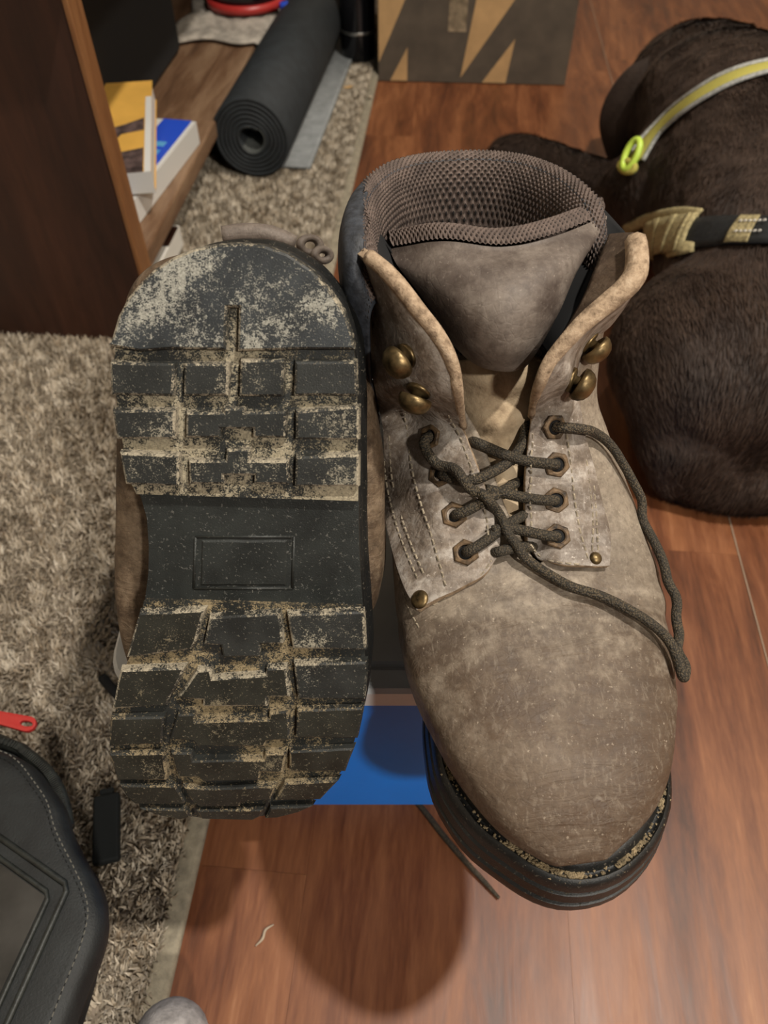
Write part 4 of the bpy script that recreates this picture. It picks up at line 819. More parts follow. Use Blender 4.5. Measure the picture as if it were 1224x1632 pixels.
 'st_f': [(-4.4, 120.5, 120.5), (-4.8, 122.5, 118.0), (-5.1, 124.7, 115.8), (-5.2, 127.2, 113.7), (-5.3, 130.0, 111.4), (-5.4, 132.9, 108.8), (-5.5, 136.1, 106.0), (-5.6, 139.2, 103.4), (-5.7, 142.3, 101.1), (-5.7, 145.2, 99.2), (-5.8, 148.2, 97.5), (-5.8, 151.1, 96.0), (-5.9, 154.0, 94.6), (-6.2, 156.8, 93.2), (-6.5, 159.4, 92.0), (-6.8, 162.0, 90.9), (-7.0, 164.7, 89.9)],
 'st_g': [(-13.3, 127.5, 110.0), (-13.3, 130.6, 107.7), (-13.4, 133.6, 105.5), (-13.3, 136.7, 103.3), (-13.3, 139.7, 101.3), (-13.1, 142.7, 99.4), (-13.0, 145.6, 97.7), (-12.7, 148.6, 96.1), (-12.3, 151.4, 94.7), (-11.7, 154.3, 93.3), (-10.9, 157.0, 92.2), (-10.1, 159.8, 91.2), (-9.2, 162.6, 90.3)],
 'st_h': [(-15.5, 136.0, 103.0), (-15.2, 139.2, 100.9), (-15.0, 142.4, 99.0), (-14.7, 145.7, 97.2), (-14.3, 148.9, 95.5), (-13.9, 152.1, 94.0), (-13.5, 155.1, 92.5), (-12.9, 158.1, 91.3), (-12.4, 161.3, 90.2)],
 'st_i': [(16.5, 157.5, 94.2), (15.5, 158.6, 93.0), (14.0, 158.3, 89.9), (12.7, 158.3, 88.0), (12.2, 159.6, 87.7), (10.2, 160.8, 87.3), (10.2, 162.7, 89.1), (8.2, 164.4, 90.3), (6.0, 165.6, 90.8), (3.6, 166.3, 90.8), (0.980, 166.6, 90.4), (-1.5, 166.8, 89.9), (-3.9, 167.1, 89.5)],
 'st_j': [(10.5, 120.3, 122.2), (10.7, 122.5, 119.5), (10.9, 124.4, 117.0), (12.1, 127.9, 116.5), (13.1, 131.8, 115.3), (11.8, 131.4, 109.1), (12.3, 134.3, 106.2), (13.8, 138.7, 105.5), (14.6, 142.7, 104.0), (13.3, 142.7, 98.6), (13.5, 145.3, 96.6), (13.7, 147.9, 94.7), (17.1, 156.0, 99.8)],
 'st_k': [(65.9, 177.6, 71.0), (66.6, 174.7, 70.6), (67.4, 172.1, 70.2), (68.2, 169.2, 70.1), (68.9, 165.5, 69.9), (69.5, 160.4, 69.2), (70.1, 154.7, 69.0), (70.7, 148.6, 68.8), (71.3, 141.9, 67.8)],
}
def mm_(p): return Vector(p) / 1000
def fine_grid(G, nu, nv):
    cols = [catmull([G[j][i] for j in range(len(G))], nv) for i in range(len(G[0]))]
    return [catmull([cols[i][j] for i in range(len(cols))], nu) for j in range(len(cols[0]))]
def grid_mesh(name, R, mat, parent):
    w_ = len(R[0]); V = [v for r in R for v in r]
    F = [(j * w_ + i, j * w_ + i + 1, (j + 1) * w_ + i + 1, (j + 1) * w_ + i) for j in range(len(R) - 1) for i in range(w_ - 1)]
    return pymesh(name, V, F, mat, parent)
def sampler(R):
    nv, nu = len(R) - 1, len(R[0]) - 1
    def fn(u, v):
        a = min(max(u, 0), 1) * nu; b = min(max(v, 0), 1) * nv; i = min(int(a), nu - 1); j = min(int(b), nv - 1); a -= i; b -= j
        return R[j][i] * (1 - a) * (1 - b) + R[j][i + 1] * a * (1 - b) + R[j + 1][i] * (1 - a) * b + R[j + 1][i + 1] * a * b
    return fn
def knit_lattice(name, fn, nu, nv, parent, inset=.00065, depth=.0013, flip=False):
    """spacer mesh: a diamond lattice whose every cell is a real pit"""
    bm = bmesh.new(); R = []
    for j in range(nv + 1):
        R.append([bm.verts.new(fn((i + (j % 2) * .5) / nu, j / nv)) for i in range(nu + 1 - (j % 2))])
    for j in range(nv - 1):
        for i in range(len(R[j])):
            if j % 2 == 0:
                if i == 0 or i >= len(R[j + 1]): continue
                q = (R[j][i], R[j + 1][i], R[j + 2][i], R[j + 1][i - 1])
            else:
                if i + 1 >= len(R[j + 1]) or i >= len(R[j + 2]): continue
                q = (R[j][i], R[j + 1][i + 1], R[j + 2][i], R[j + 1][i])
            try: bm.faces.new(q if not flip else q[::-1])
            except ValueError: pass
    for v in [v for v in bm.verts if not v.link_faces]: bm.verts.remove(v)
    fs = list(bm.faces); bm.normal_update()
    bmesh.ops.inset_individual(bm, faces=fs, thickness=inset, depth=-depth, use_even_offset=True)
    for f in fs: f.material_index = 1
    me = bpy.data.meshes.new(name); bm.to_mesh(me); bm.free()
    o = link(name, me, [M['knit'], M['knit_hole']], parent); mod(o, 'SUBSURF', levels=1, render_levels=1); return o
def orient(p, n, up=Vector((0, 0, 1))):
    n = Vector(n).normalized(); x = up.cross(n)
    if x.length < .05: x = Vector((1, 0, 0)).cross(n)
    x.normalize(); y = n.cross(x); m = Matrix((x, y, n)).transposed().to_4x4(); m.translation = p; return m
for key, nm, lab in (('LS', 'eyelet_quarter', 'dusty grey eyelet flap with brass hooks'), ('RS', 'eyelet_quarter', 'pale eyelet flap curling outwards at the top')):
    G = [[mm_(p) for p in r] for r in BK[key]]; R = fine_grid(G, 5, 5)
    for j, r in enumerate(R):
        for i, v in enumerate(r): r[i] = v + Vector((0, mnoise.noise(v * 90) * .0009, mnoise.noise(v * 60 + Vector((3, 0, 0))) * .0007))
    o = grid_mesh(nm, R, [M['leather_pale'], M['suede']], upright); tag(o, lab)
    md = mod(o, 'SOLIDIFY', thickness=.0034, offset=0); md.material_offset_rim = 1; md.use_even_offset = False
    mod(o, 'BEVEL', width=.0006, segments=2, limit_method='ANGLE', angle_limit=.9)
    e = [R[j][0] for j in range(0, len(R), 2)]
    top = e[len(e) * 5 // 11:] if key == 'LS' else e[len(e) * 5 // 11:]
    tube('folded_suede_edge', [p + Vector((0, mnoise.noise(p * 200) * .0007, .0003)) for p in top], [.0016, .0022, .0026, .0030, .0032, .0028] if key == 'LS' else [.0016, .0024, .0030, .0038, .0044, .0042], M['suede'], o, 8, 3)
G = [[mm_(p) for p in r] for r in BK['TG']]; R = fine_grid(G, 6, 6)
for r in R:
    for i, v in enumerate(r): r[i] = v + Vector((0, .0022 * mnoise.noise(v * 55) + .0012 * math.sin(v.z * 420), .0008 * mnoise.noise(v * 130)))
tg = grid_mesh('tongue', R, M['tongue_suede'], upright); mod(tg, 'SOLIDIFY', thickness=.003, offset=0); tag(tg, 'tan suede tongue, worn and creased')
G = [[mm_(p) for p in r] for r in BK['PAD']]; R = fine_grid(G, 6, 6); nv = len(R) - 1; nu = len(R[0]) - 1
for j, r in enumerate(R):
    for i, v in enumerate(r):
        b = (4 * (i / nu) * (1 - i / nu)) ** .5 * math.sin(PI * min(1, j / nv * .9 + .12)); r[i] = v + Vector((0, .0095 * b + .0008 * mnoise.noise(v * 60), .001 * b))
def skirt(row, D): return [[v + Vector((0, a, c)) for v in row] for a, c in D]
R = [[v + Vector((0, -.010, .001)) for v in R[0]], [v + Vector((0, -.004, -.001)) for v in R[0]]] + R + skirt(R[-1], [(-.0012, .0008)])
pd = grid_mesh('padded_tongue_top', R, M['leather_grey'], upright); mod(pd, 'SUBSURF', levels=1, render_levels=1); tag(pd, 'smooth padded grey brown tongue top')
K_ = [R[-1]] + skirt(R[-1], [(-.004, .0030), (-.0080, .0036), (-.0115, .0012), (-.0135, -.006), (-.0145, -.018), (-.0150, -.045)])
Kf = fine_grid(K_, 1, 4)
knit_lattice('tongue_mesh_lining', sampler(Kf), 46, 15, pd, .0005, .0014)
R = fine_grid([[mm_(p) for p in r] for r in BK['RL']], 6, 5)
fl_ = grid_mesh('flap_lining', R, M['leather_dark'], upright); mod(fl_, 'SOLIDIFY', thickness=.002, offset=0); tag(fl_, 'dark worn inner face of the flap')
# gussets: dark cloth between tongue and quarters
for key, pi in (('LS', 0), ('RS', 4)):
    A = [mm_(r[2]) + Vector((0, -.004, 0)) for r in BK[key][6:]]; B = [mm_(r[pi]) + Vector((0, -.006, 0)) for r in BK['PAD']]
    G = [[a, a.lerp(b, .35) + Vector((0, -.014, -.002)), a.lerp(b, .7) + Vector((0, -.014, -.002)), b] for a, b in zip(A, B)]
    gm = grid_mesh('gusset', fine_grid(G, 4, 4), M['black'], upright); mod(gm, 'SOLIDIFY', thickness=.001, offset=0)
# padded collar
rim = catmull([mm_(p) for p in BK['RIM']], 8); cen = sum(rim, Vector()) / len(rim)
def collar_rows(prof, bare=False):
    rows = []
    for d, z in prof:
        row = []
        for i, p in enumerate(rim):
            dd = d
            if bare and d > -5: dd = d - 8.5 * max(0.0, 1 - abs(i / (len(rim) - 1) - .17) / .16)
            t_ = (rim[min(i + 1, len(rim) - 1)] - rim[max(i - 1, 0)]).normalized(); n = Vector((t_.y, -t_.x, 0)); n.normalize()
            if n.dot(p - cen) < 0: n = -n
            f = i / (len(rim) - 1); e = min(1, min(f, 1 - f) * 8)
            row.append(p + n * (dd / 1000) * (.55 + .45 * e) + Vector((0, 0, z / 1000 - (1 - e) ** 1.5 * .022)))
        rows.append(row)
    return rows
oc = grid_mesh('collar_cloth', fine_grid(collar_rows([(-3, -62), (0.5, -40), (2.5, -20), (2.2, -8), (.6, -2), (-1.5, .4), (-4.5, 1.2), (-7.5, .2)]), 1, 4), M['navy'], upright); mod(oc, 'SOLIDIFY', thickness=.0016, offset=0); tag(oc, 'dark grey padded collar cloth')
cf = sampler(fine_grid(collar_rows([(1.2, -7), (-.2, -1.5), (-2.6, 1.4), (-6, 1.2), (-9, -2), (-11, -9), (-12, -22), (-12.5, -40), (-12, -60), (-10, -85), (-8, -105)], True), 1, 4))
knit_lattice('mesh_lining', cf, 76, 46, upright, .00048, .0019)
# brass hardware
def hex_eyelet(p, n, k):
    m = orient(Vector(p) / 1000, n); V = []; F = []; q = 24
    def hexr(a, r): a = (a + (0 if k == 'l' else .3)) % (PI / 3) - PI / 6; return r * math.cos(PI / 6) / math.cos(a)
    for kind, r, z in (('h', .0058, -.0004), ('h', .0058, .0005), ('h', .0053, .0009), ('c', .0038, .0010), ('c', .0032, .0008), ('c', .0030, -.0015)):
        for i in range(q):
            a = 2 * PI * i / q; rr = hexr(a, r) if kind == 'h' else r; V.append(m @ Vector((rr * math.cos(a), rr * math.sin(a), z)))
    for i in range(5):
        for j in range(q): F.append((i * q + j, i * q + (j + 1) % q, (i + 1) * q + (j + 1) % q, (i + 1) * q + j))
    o = pymesh('eyelet', V, F, M['rust'], upright, False)
    V, F = lathe_geo([(.0001, .0001), (.0030, .0001), (.0031, -.0002)], 16, m); pymesh('eyelet_hole', V, F, M['black'], o)
for k, p, n in BK['EY']: hex_eyelet(p, n, k)
for p, n in BK['HK']:
    m = orient(Vector(p) / 1000, n)
    V, F = lathe_geo([(.0001, -.001), (.0052, -.001), (.0052, .0004), (.0046, .0008), (.0022, .001), (.0020, .0040), (.0001, .0040)], 20, m)
    hk = pymesh('lace_hook', V, F, M['brass'], upright)
    m2 = m @ Matrix.Translation((0, -.0012, .0042)) @ Matrix.Scale(1.22, 4) @ Matrix.Rotation(.35, 4, 'X')
    V, F = lathe_geo([(.0001, .0040), (.0022, .0038), (.0040, .0029), (.0052, .0014), (.0057, -.0004), (.0054, -.0016), (.0048, -.0018), (.0044, -.0010), (.0001, -.0006)], 26, m2)
    pymesh('hook_dome', V, F, M['brass'], hk)
for j, (p, n) in enumerate(BK['RV']):
    m = orient(Vector(p) / 1000, n); r = (.0042, .0028, .0016)[j]
    V, F = lathe_geo([(.0001, .0015), (r * .6, .0013), (r * .92, .0006), (r, -.0002), (r * .9, -.0012), (.0001, -.0012)], 20, m); pymesh('rivet', V, F, M['brass'] if j < 2 else M['steel'], upright)
# laces
lc = None
for k in [k for k in BK if k.startswith('lace_')]:
    P = [mm_(p) for p in BK[k]]
    for p, n in [(Vector(e[1]) / 1000, Vector(e[2])) for e in BK['EY']]:
        if (P[0] - p).length < .006: P = [p - n * .0025] + [p + n * .0012] + P[1:]
        if (P[-1] - p).length < .006: P = P[:-1] + [p + n * .0012, p - n * .0025]
    for _ in range(2 if 'loop' in k else 1): P = [P[0]] + [(P[i - 1] + P[i] * 2 + P[i + 1]) / 4 for i in range(1, len(P) - 1)] + [P[-1]]
    o = tube('lace', P, [.0024, .0021, .0022, .0022, .0021, .0023] if 'loop' in k else .0023, M['lace'], upright, 10, 3)
    if 'loop' in k: tag(o, 'loose lace end looping over the toe side')
for k in [k for k in BK if k.startswith('st_')]:
    P = [mm_(p) for p in BK[k]]
    if len(P) < 3: continue
    mid = P[len(P) // 2]; nn = Vector((0, .8, .6))
    V, F = stitches(P, 0, .0026, .0011, .00042, nn); tag(pymesh('stitching', V, F, M['thread'], shell_u, False), kind='stuff')
# crumbling dirt lodged in the welt of the upright boot
rs = random.Random(5); parts = []
P2 = inset_poly([(c.x, c.y) for c in catmull([(x, y, 0) for x, y in OUT_U], 3, True)], .0074)
for i, (x, y) in enumerate(P2):
    if y < .185: continue
    x2, y2 = P2[(i + 1) % len(P2)]; x1, y1 = x, y
    for _ in range(44):
        lp = rs.random(); x, y = x1 + (x2 - x1) * lp, y1 + (y2 - y1) * lp
        if mnoise.noise(Vector((x * 70, y * 70, 0))) < .0 and rs.random() < .85: continue
        r = rs.uniform(.0003, .0009); jx, jy = rs.gauss(0, .0012), rs.gauss(0, .0012)
        c = Vector((-(x + jx), y + jy, -.0 + .0296 + spring(y) * .35)); v = []
        for sx, sy, sz in ((1, 0, 0), (-1, 0, 0), (0, 1, 0), (0, -1, 0), (0, 0, 1), (0, 0, -1)): v.append(c + Vector((sx, sy, sz * .7)) * r * rs.uniform(.7, 1.3))
        parts.append((v, [(0, 2, 4), (2, 1, 4), (1, 3, 4), (3, 0, 4), (2, 0, 5), (1, 2, 5), (3, 1, 5), (0, 3, 5)]))
V, F = merge_geo(parts); tag(pymesh('caked_dirt', V, F, M['mud'], upright, False), 'tan dirt caked in the welt', kind='stuff')
# ------------------------------------------------------------------ tipped boot: collar, pull tab, seams, mud lumps on the tread
secs = upper_sections()
def shell_pt(f, th, s=1, grow=.0):
    i = min(max(f, 0), 1) * (len(secs) - 1); a = int(i); p, q, e = secs[min(a, len(secs) - 1)]
    T = Vector((p.x, p.y)); B = Vector((p.z, q.x)); Mx = (T + B) / 2; ax = (T - B) / 2; co, si = math.cos(th), math.sin(th); pw = e.x if co > 0 else e.y
    yz = Mx + ax * math.copysign(abs(co) ** pw, co) * (1 + grow * 12); return Vector((s * (q.y + (q.z + grow) * math.copysign(abs(si) ** pw, si)), yz.x, yz.y))
ring = [shell_pt(1, 1.1 + (2 * PI - 2.2) * k / 40, 1, .002) for k in range(41)]
tag(tube('padded_collar', ring, .0075, M['navy'], tipped, 12), 'dark padded nylon collar')
side = [[shell_pt(.84 + .16 * j / 6, 1.25 + (1.3) * k / 12, 1, .0026) for k in range(13)] for j in range(7)]
o = tube('pull_tab', [(-.036, -.0072, .146), (-.024, -.0086, .148), (-.010, -.0082, .150), (.004, -.0040, .152)], [.0048, .0054, .0054, .0046], M['leather_grey'], tipped, 12, 5); tag(o, 'folded grey leather pull tab')
V, F = [], []
for ring_c, rr in (((.0125, -.0035, .150), .0050), ((.0195, .0015, .148), .0038)):
    for i in range(20):
        a = 2 * PI * i / 20
        for q in range(8):
            b = 2 * PI * q / 8; V.append(Vector(ring_c) + Vector(((rr + .0026 * math.cos(b)) * math.cos(a), (rr + .0026 * math.cos(b)) * math.sin(a) * .8, .0042 * math.sin(b) + .004 * math.cos(a))))
    o_ = len(V) - 160
    for i in range(20):
        for q in range(8): F.append((o_ + i * 8 + q, o_ + i * 8 + (q + 1) % 8, o_ + ((i + 1) % 20) * 8 + (q + 1) % 8, o_ + ((i + 1) % 20) * 8 + q))
tag(pymesh('heel_loop', V, F, M['leather_grey'], tipped), 'small leather loop')
for f_ in (.545, .562, .60):
    P = [shell_pt(f_, a, 1, .0005) + Vector((.0055 if f_ < .59 else .004, 0, 0)) for a in np.linspace(.7, 2.1, 40)]
    V, F = stitches(P, 0, .0026, .0011, .0005, Vector((1, 0, 0))); tag(pymesh('stitching', V, F, M['thread'], shell_t, False), kind='stuff')
V, F = lathe_geo([(.0001, .0030), (.0028, .0024), (.0042, .0008), (.0042, -.0008), (.0020, -.0012), (.0001, -.0012)], 20, orient(Vector((-.0775, .1535, .083)), (-1, .1, .2))); pymesh('lace_hook', V, F, M['steel'], tipped)
tube('lace', [(-.070, .128, .070), (-.0775, .134, .078), (-.0805, .145, .083), (-.079, .156, .085), (-.070, .162, .080)], .0028, M['black'], tipped, 8, 5)
ns = grid_mesh('nylon_side', side, M['navy'], tipped); mod(ns, 'SOLIDIFY', thickness=.002, offset=1)
# ------------------------------------------------------------------ brown dog lying on the boards, seen from behind
dog = empty('dog', (.42, .75, 0), 0, 'chocolate brown dog lying on the floor in a yellow collar', 'dog')
def blob(bm, chain, sub=5):
    for (a, ra), (b, rb) in zip(chain[:-1], chain[1:]):
        a, b = Vector(a), Vector(b); n = max(2, int((b - a).length / (min(ra, rb) * .35)))
        for k in range(n + 1):
            t_ = k / n; r = ra + (rb - ra) * t_; bmesh.ops.create_icosphere(bm, subdivisions=3, radius=r, matrix=Matrix.Translation(a.lerp(b, t_)))
def ell(bm, c, r, rz=0, rx=0):
    bmesh.ops.create_icosphere(bm, subdivisions=3, radius=1, matrix=Matrix.Translation(c) @ Matrix.Rotation(rz, 4, 'Z') @ Matrix.Rotation(rx, 4, 'X') @ Matrix.Diagonal((*r, 1)))
bm = bmesh.new()
blob(bm, [((.41, .64, .112), .108), ((.43, .74, .128), .122), ((.455, .86, .140), .132), ((.468, .95, .148), .128), ((.462, 1.03, .158), .112), ((.452, 1.11, .152), .100), ((.452, 1.19, .140), .094)])
ell(bm, (.47, 1.22, .135), (.098, .088, .088), -.4)
blob(bm, [((.50, 1.24, .12), .066), ((.60, 1.28, .075), .046), ((.635, 1.295, .065), .040)])
ell(bm, (.362, .625, .098), (.128, .128, .100), .3)                    # haunch
ell(bm, (.335, .570, .055), (.085, .075, .055), .6)
blob(bm, [((.30, .53, .035), .034), ((.37, .508, .030), .030), ((.45, .515, .028), .028), ((.50, .53, .026), .030)])   # hind foot folded under
blob(bm, [((.395, .98, .10), .090), ((.372, 1.03, .068), .064), ((.352, 1.055, .055), .050)])                         # shoulder and elbow
blob(bm, [((.352, 1.05, .052), .048), ((.315, 1.13, .042), .036), ((.262, 1.21, .034), .029), ((.225, 1.25, .028), .028), ((.205, 1.27, .022), .023)])
for k in (-1, 0, 1): blob(bm, [((.212 + k * .013, 1.266 + k * .009, .022), .016), ((.196 + k * .014, 1.286 + k * .010, .015), .0125)])
me = bpy.data.meshes.new('body'); bm.to_mesh(me); bm.free()
body = link('body', me, M['coat'], dog); body.location = (-.42, -.75, 0)
md = mod(body, 'REMESH', mode='VOXEL', voxel_size=.009); mod(body, 'SMOOTH', factor=.6, iterations=14)
bake(body)
bm = bmesh.new(); bm.from_mesh(body.data)
for v in bm.verts:
    c = v.co; v.co += v.normal * (.004 * mnoise.noise(c * 14) + .0018 * mnoise.noise(c * 45) + .003 * math.sin((c.y + .55 * c.x + .1 * c.z) * 85) * min(1, max(0, (c.y - 1.08) / .05)) * (1 if c.x > .36 else 0)); v.co.z = max(v.co.z, .0006)
bm.to_mesh(body.data); bm.free(); body.data.polygons.foreach_set('use_smooth', [True] * len(body.data.polygons)); body.data.materials.clear(); body.data.materials.append(M['coat'])
# hanging ear
EP = [[(.400, 1.175, .208), (.430, 1.200, .218), (.455, 1.235, .214)], [(.352, 1.185, .178), (.385, 1.165, .190), (.422, 1.160, .195)], [(.331, 1.192, .138), (.360, 1.155, .145), (.398, 1.146, .150)],
      [(.328, 1.192, .100), (.352, 1.156, .100), (.386, 1.150, .106)], [(.340, 1.178, .070), (.355, 1.158, .068), (.373, 1.156, .074)], [(.355, 1.166, .048), (.359, 1.161, .046), (.364, 1.161, .048)]]
def pl_fine(G, a, b):
    cols = [catmull([G[j][i] for j in range(len(G))], b) for i in range(len(G[0]))]; return [catmull([cols[i][j] for i in range(len(cols))], a) for j in range(len(cols[0]))]
R = pl_fine(EP, 6, 5); w_ = len(R[0]); V = [v - Vector((.42, .75, 0)) for r in R for v in r]
F = [(j * w_ + i, j * w_ + i + 1, (j + 1) * w_ + i + 1, (j + 1) * w_ + i) for j in range(len(R) - 1) for i in range(w_ - 1)]
er = pymesh('ear', V, F, M['coat'], dog); mod(er, 'SOLIDIFY', thickness=.012, offset=0); mod(er, 'SUBSURF', levels=1, render_levels=1); tag(er, 'dark hanging ear')
DK = {
 'collar': [(-0.0976, 0.2172, 0.146, -0.85, -0.3, 0.43), (-0.0868, 0.2259, 0.161, -0.74, -0.06, 0.67), (-0.0695, 0.2285, 0.1862, -0.89, 0.11, 0.44), (-0.0562, 0.2011, 0.2215, -0.79, 0.12, 0.6), (-0.038, 0.1869, 0.2443, -0.71, 0.07, 0.7), (-0.0174, 0.1777, 0.2597, -0.45, 0.03, 0.9), (0.0095, 0.1749, 0.2685, -0.25, 0.04, 0.97), (0.0393, 0.1731, 0.273, -0.07, 0.1, 0.99), (0.0859, 0.1961, 0.2662, 0.4, -0.08, 0.91)],
 'strap': [(-0.0782, 0.1771, 0.0556, -0.7, -0.55, -0.45), (-0.0917, 0.0925, 0.1103, -0.98, 0.08, -0.16), (-0.1029, 0.0131, 0.1594, -0.96, 0.21, 0.21), (-0.0976, -0.0205, 0.1802, -0.9, -0.01, 0.44), (-0.0872, -0.0392, 0.1923, -0.78, -0.23, 0.59), (-0.0778, -0.0519, 0.2003, -0.75, -0.13, 0.65), (-0.0711, -0.0632, 0.2068, -0.65, -0.06, 0.76), (-0.0633, -0.0718, 0.2117, -0.58, -0.14, 0.8), (-0.0532, -0.081, 0.2169, -0.52, -0.11, 0.85), (-0.0379, -0.0913, 0.2222, -0.38, -0.28, 0.88), (-0.0175, -0.0973, 0.2244, -0.06, -0.25, 0.97)],
 'under': [(-0.0591, 0.1694, 0.0408, -0.54, -0.5, -0.68), (-0.1074, -0.0108, 0.1549, -0.96, 0.11, 0.26), (-0.0983, -0.0392, 0.177, -0.78, -0.05, 0.63)],
 'over': [(-0.0943, 0.1917, 0.0654, -0.82, -0.39, -0.42), (-0.0853, 0.157, 0.0972, -0.98, -0.15, -0.13), (-0.0952, 0.075, 0.148, -0.98, 0.18, 0.08), (-0.093, 0.0301, 0.1748, -0.96, -0.01, 0.29), (-0.0903, -0.0091, 0.1934, -0.87, -0.04, 0.49)],
}
def ribbon(name, K, width, off, thick, mat, parent, sub=5, side=0.0, t0=0.0, t1=1.0):
    """a flat strap laid along surface points K = (x, y, z, nx, ny, nz)"""
    P = catmull([Vector(k[:3]) for k in K], sub); N_ = catmull([Vector(k[3:]) for k in K], sub)
    for _ in range(3): N_ = [(N_[max(i - 1, 0)] + N_[i] + N_[min(i + 1, len(N_) - 1)]).normalized() for i in range(len(N_))]
    for _ in range(2): P = [P[0]] + [(P[i - 1] + P[i] * 2 + P[i + 1]) / 4 for i in range(1, len(P) - 1)] + [P[-1]]
    a, b = int(t0 * (len(P) - 1)), max(int(t1 * (len(P) - 1)), 1); rows = []
    for i in range(a, b + 1):
        t_ = (P[min(i + 1, len(P) - 1)] - P[max(i - 1, 0)]).normalized(); n = (N_[i] - t_ * N_[i].dot(t_)).normalized(); s_ = t_.cross(n)
        c = P[i] + n * off + s_ * side
        rows.append([c + s_ * (width * (k / 4 - .5)) - n * (abs(k - 2) ** 2 * .0006) for k in range(5)])
    o = grid_mesh(name, rows, mat, parent); mod(o, 'SOLIDIFY', thickness=thick, offset=0); return o
cl_ = ribbon('collar', DK['collar'], .025, .0048, .003, M['webbing'], dog); tag(cl_, 'bright yellow collar with grey trim')
for sd in (-1, 1): ribbon('collar_trim', DK['collar'], .0055, .0050, .0034, M['reflective'], cl_, side=sd * .0150)
def frame_at(K, i, off):
    p = Vector(K[i][:3]); n = Vector(K[i][3:]).normalized(); t_ = Vector(K[min(i + 1, len(K) - 1)][:3]) - Vector(K[max(i - 1, 0)][:3]); t_ = (t_ - n * t_.dot(n)).normalized()
    m = Matrix((t_, n.cross(t_), n)).transposed().to_4x4(); m.translation = p + n * off; return m
def loop_geo(m, a, b, r, n=28, k=8):
    P = [m @ Vector((a * math.cos(2 * PI * i / n), b * math.sin(2 * PI * i / n), 0)) for i in range(n)]; V = []; F = []
    c = m.translation
    for i in range(n):
        t_ = (P[(i + 1) % n] - P[i - 1]).normalized(); u = (P[i] - c).normalized(); u = (u - t_ * u.dot(t_)).normalized(); w_ = t_.cross(u)
        for j in range(k): V.append(P[i] + u * (r * math.cos(2 * PI * j / k)) + w_ * (r * math.sin(2 * PI * j / k)))
    for i in range(n):
        for j in range(k): F.append((i * k + j, i * k + (j + 1) % k, ((i + 1) % n) * k + (j + 1) % k, ((i + 1) % n) * k + j))
    return V, F
m = frame_at(DK['collar'], 0, .010); V, F = loop_geo(m @ Matrix.Translation((.004, 0, .002)), .018, .0105, .0042); tag(pymesh('collar_slider', V, F, M['neon'], cl_), 'neon yellow green oval slider')
V, F = loop_geo(m @ Matrix.Translation((-.010, 0, .0)), .006, .014, .0042); pymesh('collar_end', V, F, M['webbing'], cl_)
hs = ribbon('harness_strap', DK['strap'], .032, .006, .0032, M['harness'], dog, t0=.18); tag(hs, 'black harness strap round the chest')
ribbon('strap_loop', DK['strap'], .040, .0085, .0035, M['harness_tan'], hs, t0=.08, t1=.30)
ribbon('strap_edge', DK['under'], .014, .005, .003, M['harness_tan'], hs)
ribbon('strap_edge', DK['over'], .014, .005, .003, M['harness_tan'], hs)
for a in (.12, .19, .26): ribbon('strap_fold', DK['strap'], .041, .0105, .002, M['harness_tan'], hs, 12, 0, a, a + .022)
sg = ribbon('reflective_patch', DK['strap'], .031, .0085, .002, M['harness_tan'], hs, 12, 0, .56, .72); tag(sg, 'tan patch with pale stitching')
for sd in (-.006, .006):
    K = DK['strap'][6:9]; P = [Vector(k[:3]) + Vector(k[3:]) * .0105 for k in K]; d = (P[-1] - P[0]).normalized(); n = Vector(K[1][3:]); s_ = d.cross(n).normalized()
    V, F = stitches([p + s_ * sd for p in P], 0, .003, .0016, .0012, n); tag(pymesh('patch_stitching', V, F, M['page'], sg, False), kind='stuff')
m = frame_at(DK['strap'], min(9, len(DK['strap']) - 2), .010)
for q in (-.008, .008): V, F = tube_geo([m @ Vector((q, y, 0)) for y in (-.021, -.007, .007, .021)], .0035, 8); pymesh('strap_slider', V, F, M['gloss_black'], hs)
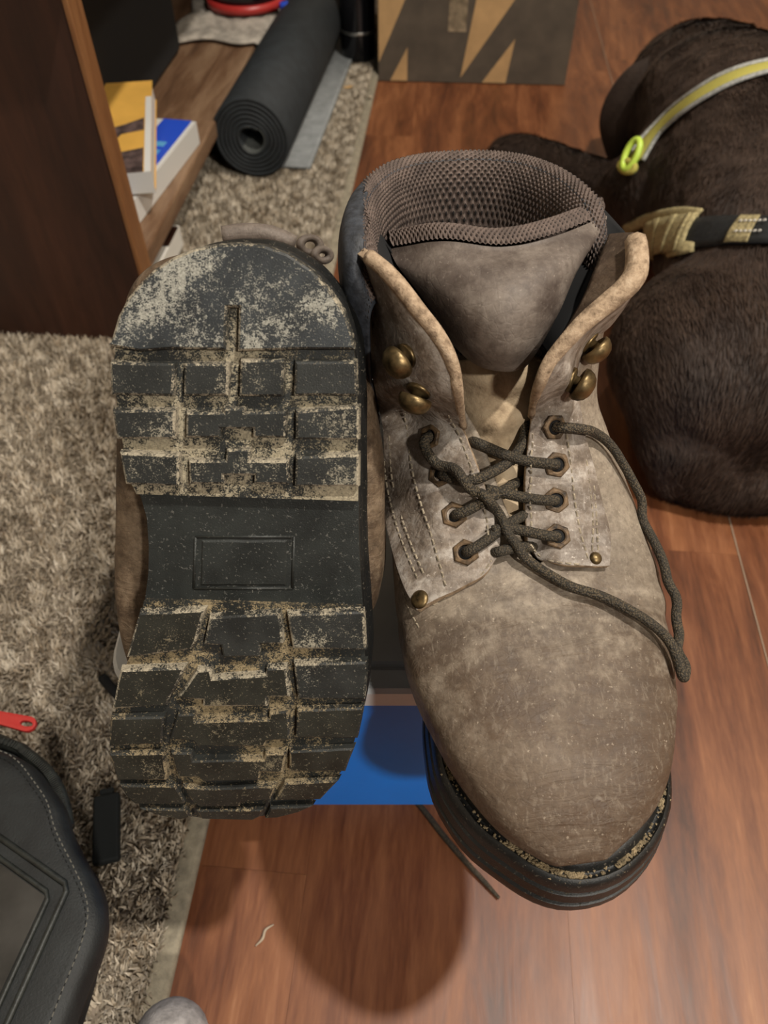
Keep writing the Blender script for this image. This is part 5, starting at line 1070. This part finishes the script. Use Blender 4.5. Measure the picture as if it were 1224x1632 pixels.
def fur(n):
    me = body.data; me.calc_loop_triangles(); rs = np.random.RandomState(11)
    co = np.zeros(len(me.vertices) * 3); me.vertices.foreach_get('co', co); co = co.reshape(-1, 3)
    nr = np.zeros(len(me.vertices) * 3); me.vertices.foreach_get('normal', nr); nr = nr.reshape(-1, 3)
    tri = np.zeros(len(me.loop_triangles) * 3, dtype=np.int32); me.loop_triangles.foreach_get('vertices', tri); tri = tri.reshape(-1, 3)
    A, B, C = co[tri[:, 0]], co[tri[:, 1]], co[tri[:, 2]]; N0 = nr[tri[:, 0]]
    ar = np.linalg.norm(np.cross(B - A, C - A), axis=1); cen = (A + B + C) / 3
    ar = ar * (N0[:, 0] < .55) * (cen[:, 0] < .56)
    ix = rs.choice(len(tri), n, p=ar / ar.sum()); r1, r2 = np.sqrt(rs.rand(n)), rs.rand(n)
    P = A[ix] * (1 - r1)[:, None] + B[ix] * (r1 * (1 - r2))[:, None] + C[ix] * (r1 * r2)[:, None]; Nn = N0[ix]
    fl = np.stack([-.25 + .35 * np.sin(P[:, 1] * 23), -1 + 0 * P[:, 1], -.55 + .3 * np.sin(P[:, 0] * 31)], 1) + rs.randn(n, 3) * .13
    fl -= Nn * (fl * Nn).sum(1)[:, None]; fl /= np.linalg.norm(fl, axis=1)[:, None]; sd = np.cross(fl, Nn)
    ln = (.008 + rs.rand(n) * .007)[:, None]; w_ = (.00035 + rs.rand(n) * .0003)[:, None]; lift = (.06 + rs.rand(n) * .10)[:, None]
    V = np.stack([P - sd * w_, P + sd * w_, P + fl * ln * .55 + Nn * ln * lift * .8 + sd * w_ * .7, P + fl * ln + Nn * ln * lift], 1).reshape(-1, 3)
    f = (np.arange(n) * 4)[:, None, None] + np.array([[0, 1, 2], [0, 2, 3]])[None]; f = f.reshape(-1)
    m2 = bpy.data.meshes.new('fur'); m2.vertices.add(n * 4); m2.vertices.foreach_set('co', V.reshape(-1)); m2.loops.add(len(f)); m2.loops.foreach_set('vertex_index', f.astype(np.int32))
    m2.polygons.add(len(f) // 3); m2.polygons.foreach_set('loop_start', np.arange(0, len(f), 3, dtype=np.int32)); m2.polygons.foreach_set('loop_total', np.full(len(f) // 3, 3, dtype=np.int32)); m2.update(calc_edges=True)
    o = link('fur', m2, M['fur'], body); tag(o, kind='stuff')
t = NT('dog_hair'); f_ = t.noise(22, 4, .6, .3); M['fur'] = t.out(t.ramp(f_, [(.3, (.020, .0115, .008)), (.55, (.044, .027, .019)), (.75, (.075, .048, .034))]), .6, Specular_IOR_Level=.25)
fur(120000)

lash = empty('dark_leash', (.385, .548, 0), .15, 'dark grey green strap end lying on the floor behind the dog', 'leash')
V = []; F = []
for i in range(16):
    x = -.03 + .16 * i / 15; y = .006 * math.sin(i * .5); z = .0015 + .004 * abs(math.sin(i * .42))
    V += [(x, y - .010, z), (x, y + .010, z + .001)]
F = [(2 * i, 2 * i + 2, 2 * i + 3, 2 * i + 1) for i in range(15)]
M['leash'] = simple('leash_web', (.045, .052, .045), .8, 300, .25, 900, .0005)
o = pymesh('webbing', V, F, M['leash'], lash); mod(o, 'SOLIDIFY', thickness=.002, offset=1)
box('end_stitching', (-.018, 0, .0062), (.004, .018, .0008), M['harness'], lash)
